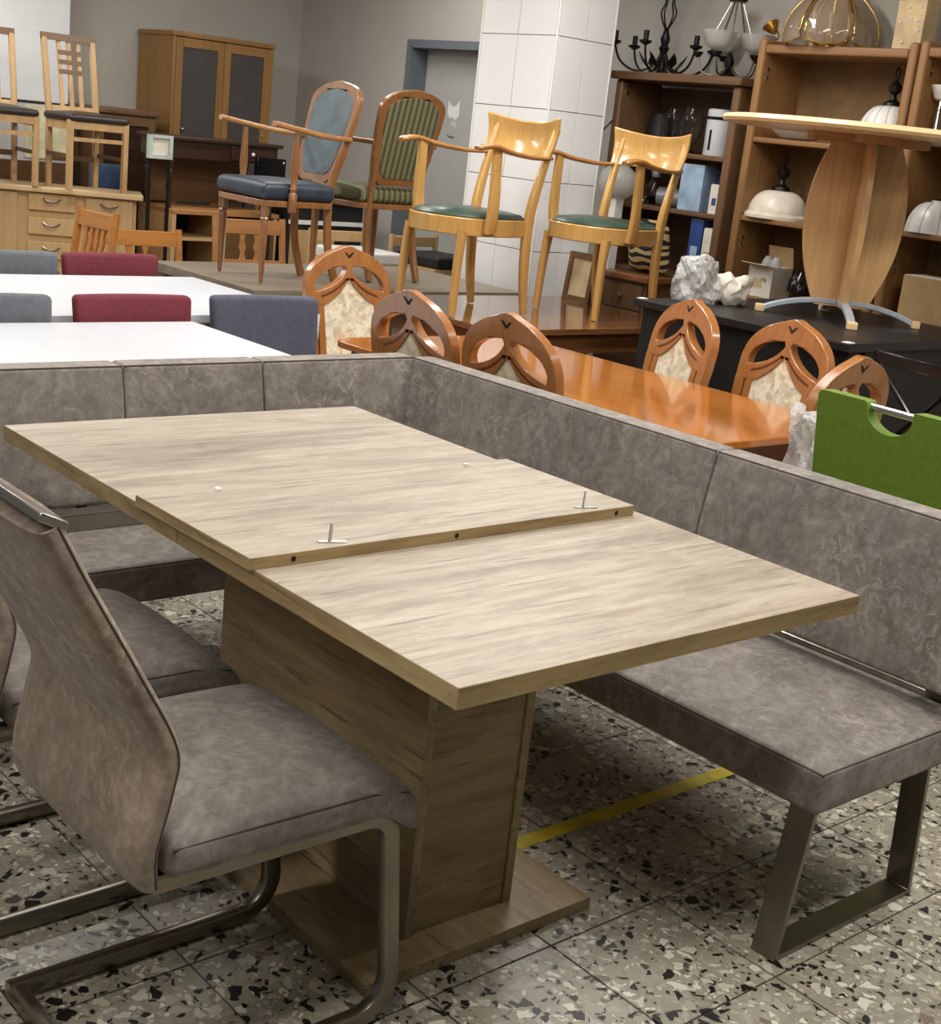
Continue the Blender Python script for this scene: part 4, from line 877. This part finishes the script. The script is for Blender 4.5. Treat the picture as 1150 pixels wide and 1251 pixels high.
cushion('zebra striped cushion standing on the small nightstand', (5.86, 5.22, 1.09), (0, 80, 0), 0.15)
t = thing('picture_frame', 'gilt picture frame leaning on the brown table by the pillar', 'picture frame', (5.52, 5.40, 0.75), 0)
obj('moulding', MB().prism([(-0.02, 0), (0.19, 0), (0.19, 0.27), (-0.02, 0.27)], [[(0.01, 0.03), (0.16, 0.03), (0.16, 0.24), (0.01, 0.24)]], -0.012, 0.012, lambda u, v, w_: (w_+0.03*v/0.27, u-0.08, v)), 'brown_wood', t); obj('picture', MB().prism([(0.005, 0.025), (0.165, 0.025), (0.165, 0.245), (0.005, 0.245)], [], -0.002, 0.006, lambda u, v, w_: (w_+0.03*v/0.27, u-0.08, v)), 'kraft_shade', t)
def bundle(label, loc, s, mat, seed):
    o = obj('wrapped_bundle', crumple(MB().box(-s[0], s[0], -s[1], s[1], 0, s[2], 0.04, 3, (14, 14, 16)), 26, 0.012, seed).warp(lambda v: (v.x, v.y, max(0, v.z))), mat, ang=18); o.location = loc; return tag(o, label, 'bundle')
bundle('clear plastic wrapped bundle on the black table, behind the chair leg', (4.83, 3.99, BZ), (0.10, 0.07, 0.20), 'plastic_film', 5)
bundle('crumpled white paper bundle on the black table beside the plastic one', (5.02, 3.93, BZ), (0.08, 0.07, 0.13), 'carton_white', 9)

# ================================================================== left background
t = thing('wardrobe', 'tall brown wood wardrobe with two dark glass doors against the wall', 'wardrobe', (5.48, 9.57, 0))
hw = 0.425
obj('side_panel', MB().box(-hw, -hw+0.025, -0.27, 0.26, 0, 2.045, 0.003, 1), 'wardrobe_wood', t); obj('side_panel', MB().box(hw-0.025, hw, -0.27, 0.26, 0, 2.045, 0.003, 1), 'wardrobe_wood', t)
obj('top', MB().box(-hw-0.008, hw+0.008, -0.28, 0.265, 2.045, 2.08, 0.006, 2), 'wardrobe_wood', t); obj('back_panel', MB().box(-hw+0.026, hw-0.026, 0.245, 0.255, 0, 2.045), 'wardrobe_wood', t); obj('plinth', MB().box(-hw+0.026, hw-0.026, -0.255, 0.24, 0, 0.08), 'wardrobe_wood', t)
for s_ in (-1, 1):
    x0, x1 = (-hw+0.027, -0.002) if s_ < 0 else (0.002, hw-0.027)
    dr = obj('door', MB().prism([(x0, 0.085), (x1, 0.085), (x1, 2.04), (x0, 2.04)], [[(x0+0.055, 0.16), (x1-0.055, 0.16), (x1-0.055, 1.975), (x0+0.055, 1.975)]], -0.272, -0.25), 'wardrobe_wood', t, bevel=0.002)
    obj('pane', MB().box(x0+0.053, x1-0.053, -0.264, -0.258, 0.158, 1.977), 'wardrobe_glass', dr)
    obj('rail', MB().box(x0+0.055, x1-0.055, -0.268, -0.256, 1.30, 1.315), 'brown_wood', dr)
    obj('knob', MB().lathe([(0.008, 0), (0.01, 0.012), (0, 0.02)], 10).rot(90, 'X').move(x0+0.075 if s_ < 0 else x1-0.035, -0.272, 1.40), 'chrome', dr)
# sideboard
SR = -25
t = thing('sideboard', 'pale wood sideboard with doors and drawers carrying two tall-back chairs', 'sideboard', (3.72, 8.90, 0), SR)
obj('body', MB().box(-0.78, 0.78, -0.18, 0.19, 0.05, 0.935, 0.003, 1), 'sideboard_wood', t); obj('top', MB().box(-0.82, 0.82, -0.23, 0.20, 0.935, 0.97, 0.006, 2), 'sideboard_top', t); obj('plinth', MB().box(-0.76, 0.76, -0.15, 0.18, 0, 0.05), 'brown_wood', t)
def pull(p, x, z): obj('handle', MB().sweep(spline([(x-0.055, -0.205, z+0.012), (x-0.03, -0.222, z-0.004), (x, -0.228, z-0.01), (x+0.03, -0.222, z-0.004), (x+0.055, -0.205, z+0.012)], 4), rrect(0.012, 0.006, 0.002, 1), (0, 0, 1)), 'steel', p)
for (a, b) in ((-0.70, -0.36), (-0.34, 0.03), (0.455, 0.755)):
    dr = obj('door', MB().box(a, b, -0.20, -0.18, 0.06, 0.925, 0.003, 1), 'sideboard_wood', t); pull(dr, (a+b)/2, 0.88)
for k in range(4):
    dr = obj('drawer', MB().box(0.10, 0.39, -0.20, -0.18, 0.93-0.115*(k+1)+0.004-0.04*k, 0.926-0.155*k, 0.003, 1), 'sideboard_wood', t); pull(dr, 0.245, 0.885-0.155*k)
# tall-back chairs on the sideboard
def tallback(label, loc, rz):
    t = thing('tall_back_chair', label, 'chair', loc, rz, 'tall-back oak chairs on the sideboard')     # faces -y
    for sx in (-1, 1):
        obj('leg', MB().box(sx*0.19-0.018, sx*0.19+0.018, -0.215, -0.18, 0, 0.44, 0.003, 1), 'chair_oak', t)
        obj('leg', MB().sweep([(sx*0.165, 0.17, 0), (sx*0.165, 0.18, 0.45), (sx*0.168, 0.285, 0.93)], rrect(0.034, 0.038, 0.004, 1), (1, 0, 0)), 'chair_oak', t)
        obj('side_rail', MB().box(sx*0.178-0.01, sx*0.178+0.01, -0.18, 0.165, 0.375, 0.43), 'chair_oak', t); obj('side_rail', MB().box(sx*0.178-0.008, sx*0.178+0.008, -0.18, 0.165, 0.20, 0.225), 'chair_oak_dark', t)
    obj('front_rail', MB().box(-0.172, 0.172, -0.21, -0.19, 0.385, 0.43), 'chair_oak', t); obj('front_rail', MB().box(-0.172, 0.172, -0.205, -0.19, 0.31, 0.335), 'chair_oak', t)
    obj('rear_rail', MB().box(-0.15, 0.15, 0.165, 0.185, 0.385, 0.43), 'chair_oak_dark', t); obj('rear_rail', MB().box(-0.15, 0.15, 0.165, 0.18, 0.165, 0.20), 'chair_oak_dark', t)
    for x in (-0.03, 0.03): obj('rear_spindle', MB().box(x-0.01, x+0.01, 0.167, 0.179, 0.2, 0.385), 'chair_oak_dark', t)
    obj('seat', MB().box(-0.205, 0.205, -0.225, 0.19, 0.43, 0.475, 0.02, 3, (6, 6, 1)).warp(lambda v: (v.x, v.y, v.z+(0.02*math.cos(v.x*7)*math.cos(v.y*7) if v.z > 0.455 else 0))), 'dark_leather', t)
    ln = lambda u, v, w_: (u, 0.18+0.105*(v-0.45)/0.48+w_, v)
    obj('top_rail', MB().prism([(-0.186, 0.92), (0.186, 0.92), (0.186, 0.965), (-0.186, 0.965)], [], -0.016, 0.016, ln), 'chair_oak_dark', t, bevel=0.003)
    obj('bottom_rail', MB().prism([(-0.15, 0.485), (0.15, 0.485), (0.15, 0.515), (-0.15, 0.515)], [], -0.010, 0.010, ln), 'chair_oak', t)
    for x in (-0.068, 0, 0.068): obj('slat', MB().prism([(x-0.013, 0.515), (x+0.013, 0.515), (x+0.013, 0.92), (x-0.013, 0.92)], [], -0.008, 0.008, ln), 'chair_oak', t)
    for z in (0.835, 0.775, 0.715): obj('lattice_bar', MB().prism([(-0.08, z), (0.08, z), (0.08, z+0.03), (-0.08, z+0.03)], [], -0.0095, 0.0095, ln), 'chair_oak_dark', t)
    return t
tallback('tall-back oak chair with lattice slats standing at the sideboard end by the dark desk', (4.09, 8.66, 0.97), 0)
tallback('tall-back oak chair standing in front of the white chest', (3.58, 8.85, 0.97), -6)
t = thing('white_chest', 'white chest with a dark top edge behind the tall-back chairs', 'chest', (3.72, 9.465, 0))
obj('body', MB().box(-0.42, 0.60, -0.13, 0.13, 0, 1.475, 0.003, 1), 'white_laminate', t); obj('top_edge', MB().box(-0.43, 0.61, -0.135, 0.132, 1.475, 1.49), 'mahogany', t); obj('plank', MB().box(-0.42, 0.60, -0.145, -0.13, 0.85, 1.09), 'brown_wood', t)
obj('drawer', MB().box(0.25, 0.58, -0.14, -0.13, 1.11, 1.46, 0.002, 1), 'paper_cream', t)
t = thing('wood_cabinet', 'brown wooden cabinet with a framed door beside the white chest', 'cabinet', (4.66, 9.40, 0))
obj('body', MB().box(-0.24, 0.24, -0.18, 0.4, 0, 1.46, 0.003, 1), 'brown_wood', t); obj('top', MB().box(-0.26, 0.26, -0.2, 0.42, 1.46, 1.50, 0.008, 2), 'dark_pine', t)
dr = obj('door', MB().prism([(-0.22, 0.4), (0.22, 0.4), (0.22, 1.44), (-0.22, 1.44)], [[(-0.17, 0.45), (0.17, 0.45), (0.17, 1.39), (-0.17, 1.39)]], -0.20, -0.18), 'brown_wood', t); obj('inset', MB().box(-0.17, 0.17, -0.186, -0.181, 0.45, 1.39), 'mahogany', dr)
t = thing('tv_board', 'light wood low board with an open shelf under the dark desk', 'tv board', (5.0, 8.55, 0))
obj('top', MB().box(-0.42, 0.42, -0.22, 0.28, 0.865, 0.895, 0.004, 1), 'rustic_tan', t)
for x in (-0.41, -0.02, 0.39): obj('side_panel', MB().box(x-0.012, x+0.018, -0.215, 0.27, 0, 0.865), 'sideboard_wood', t)
obj('shelf', MB().box(-0.38, 0.37, -0.2, 0.27, 0.69, 0.71), 'sideboard_wood', t); obj('back_panel', MB().box(-0.4, 0.4, 0.262, 0.272, 0, 0.865), 'black_matt', t); obj('door', MB().box(0.0, 0.39, -0.218, -0.2, 0.05, 0.85, 0.003, 1), 'brown_wood', t)
t = thing('dark_desk', 'dark mahogany writing desk with turned legs standing on the low board', 'desk', (5.0, 8.62, 0.895))
obj('top', MB().box(-0.46, 0.46, -0.23, 0.2, 0.45, 0.475, 0.006, 2), 'mahogany', t); obj('apron', MB().box(-0.43, 0.43, -0.2, 0.18, 0.335, 0.45), 'mahogany', t)
dr = obj('drawer', MB().box(0.05, 0.40, -0.212, -0.2, 0.345, 0.44, 0.003, 1), 'mahogany', t); obj('knob', MB().lathe([(0.01, 0), (0.013, 0.01), (0, 0.018)], 12).rot(90, 'X').move(0.22, -0.212, 0.395), 'porcelain', dr)
for x in (-0.39, 0.39):
    for y in (-0.17, 0.15): obj('leg', MB().lathe([(0.014, 0), (0.02, 0.1), (0.012, 0.2), (0.024, 0.24), (0.016, 0.26), (0.026, 0.29), (0.026, 0.335)], 12, (x, y, 0)), 'mahogany', t)
obj('back_board', MB().box(-0.36, 0.36, 0.16, 0.175, 0.02, 0.335), 'brown_wood', t)
t = thing('small_display', 'small pale green framed cabinet with scalloped lower edge beside the desk', 'cabinet', (4.43, 8.27, 0.0))
obj('frame', MB().prism([(-0.085, 1.22), (0.085, 1.22), (0.085, 1.37), (-0.085, 1.37)], [[(-0.06, 1.245), (0.06, 1.245), (0.06, 1.35), (-0.06, 1.35)]], -0.02, 0.02), 'mint_frame', t); obj('pane', MB().box(-0.06, 0.06, -0.004, 0.004, 1.245, 1.35), 'carton_white', t)
for x in (-0.07, 0.07): obj('leg', MB().lathe([(0.01, 0), (0.014, 0.9), (0.008, 1.0), (0.016, 1.05), (0.008, 1.1), (0.014, 1.22)], 10, (x, 0, 0)), 'iron_black', t)
t = thing('blue_panel', 'blue panel leaning behind the sideboard end', 'panel', (4.44, 9.08, 0)); obj('board', MB().box(-0.1, 0.12, -0.012, 0.012, 0, 1.12, 0.003, 1), 'blue_plain', t); obj('edge', MB().box(-0.105, -0.1, -0.014, 0.014, 0, 1.12), 'frame_grey', t)
t = thing('television', 'black flat television behind the blue armchair', 'television', (5.24, 8.20, 0)); obj('screen', MB().box(-0.12, 0.11, -0.02, 0.02, 1.14, 1.285, 0.004, 1), 'black_gloss', t); obj('stand', MB().box(-0.02, 0.02, -0.015, 0.015, 0.02, 1.14), 'black_matt', t); obj('foot', MB().box(-0.1, 0.1, -0.08, 0.08, 0, 0.02), 'black_matt', t); obj('power_light', MB().box(0.085, 0.095, -0.0215, -0.02, 1.255, 1.265), 'trim_white', t)
# rustic chairs behind the white tables
def rustic(label, loc, rz, mat, w=0.42, H=0.92, kind=0, seat='rustic_tan'):
    t = thing('rustic_chair', label, 'chair', loc, rz)      # faces -y
    h = w/2
    for sx in (-1, 1):
        obj('leg', MB().sweep([(sx*(h-0.02), 0.02, 0), (sx*(h-0.02), 0.02, 0.45), (sx*(h-0.02), 0.09, H)], rrect(0.036, 0.036, 0.008, 2), (1, 0, 0)), mat, t)
        obj('leg', MB().box(sx*(h-0.02)-0.018, sx*(h-0.02)+0.018, -0.40, -0.364, 0, 0.42, 0.004, 1), mat, t)
    obj('seat', MB().box(-h, h, -0.42, 0.0, 0.42, 0.455, 0.01, 2), seat, t)
    ln = lambda u, v, w_: (u, 0.02+0.07*(v-0.45)/(H-0.45)+w_, v)
    obj('top_rail', MB().prism([(-h+0.035, H-0.10), (h-0.035, H-0.10), (h-0.035, H-0.015), (-h+0.035, H-0.015)], [], -0.012, 0.012, ln), mat, t, bevel=0.004)
    obj('lower_rail', MB().prism([(-h+0.035, H-0.30), (h-0.035, H-0.30), (h-0.035, H-0.26), (-h+0.035, H-0.26)], [], -0.012, 0.012, ln), mat, t)
    for x in ([-0.05, 0.05] if kind == 0 else [-0.09, -0.03, 0.03, 0.09]):
        sp = [(x-0.022, H-0.26), (x-0.01, H-0.22), (x-0.022, H-0.18), (x-0.01, H-0.14), (x-0.022, H-0.10), (x+0.022, H-0.10), (x+0.01, H-0.14), (x+0.022, H-0.18), (x+0.01, H-0.22), (x+0.022, H-0.26)]
        obj('splat', MB().prism(sp, [], -0.008, 0.008, ln), mat, t)
    return t
rustic('orange rustic chair with fretwork back in front of the pale sideboard', (3.42, 7.22, 0), -85, 'rustic_orange', 0.42, 0.965, 1)
rustic('low orange rustic chair with plank back behind the wine red chair', (3.79, 7.24, 0), -5, 'rustic_orange', 0.56, 0.865, 0)
rustic('tan rustic chair with a fretted back behind the grey wood table', (4.62, 7.36, 0), -5, 'rustic_tan', 0.50, 0.945, 0)
def bench_chair(label, loc, rz, w, seat):
    t = thing('wooden_chair', label, 'chair', loc, rz); h = w/2
    for sx in (-1, 1):
        obj('leg', MB().tube([(sx*(h-0.02), 0.02, 0), (sx*(h-0.02), 0.03, 0.88)], 0.018, 8), 'sideboard_wood', t); obj('leg', MB().box(sx*(h-0.02)-0.016, sx*(h-0.02)+0.016, -0.40, -0.37, 0, 0.60), 'sideboard_wood', t)
    obj('seat', MB().box(-h+0.04, h-0.04, -0.42, 0.0, 0.70, 0.78, 0.02, 3), seat, t); obj('seat_frame', MB().box(-h+0.005, h-0.005, -0.43, 0.02, 0.60, 0.70), 'sideboard_wood', t); obj('back_rail', MB().box(-h+0.03, h-0.03, 0.015, 0.045, 0.80, 0.87, 0.006, 1), 'sideboard_wood', t)
    return t
bench_chair('pale wooden chair with white seat pad behind the striped chair', (5.45, 7.60, 0), 0, 0.5, 'porcelain')
bench_chair('pale wooden chair with black seat pad in front of the grey door', (5.98, 7.45, 0), 5, 0.46, 'black_matt')
t = thing('dark_cabinet', 'low black cabinet behind the blue armchair', 'cabinet', (5.68, 8.40, 0)); obj('body', MB().box(-0.2, 0.45, -0.1, 0.3, 0, 0.98, 0.004, 1), 'black_matt', t); obj('top', MB().box(-0.22, 0.47, -0.12, 0.32, 0.98, 1.0, 0.003, 1), 'black_gloss', t); obj('panel', MB().box(-0.18, 0.2, -0.112, -0.1, 0.5, 0.8), 'sideboard_wood', t); obj('strip', MB().box(-0.2, 0.45, -0.112, -0.1, 0.84, 0.87), 'porcelain', t)
# notices on the white wall
t = thing('paper_notice', 'pale yellow paper notice taped on the white wall', 'notice', (4.06, 9.598, 2.17)); obj('sheet', MB().box(-0.065, 0.065, -0.002, 0, 0, 0.16), 'paper_cream', t)
t = thing('paper_notice', 'small white paper notice with red print on the white wall', 'notice', (4.30, 9.598, 2.185)); obj('sheet', MB().box(-0.035, 0.03, -0.0015, 0, 0, 0.12), 'trim_white', t); obj('print', MB().box(-0.02, 0.015, -0.0025, -0.0015, 0.01, 0.022), 'red_print', t)
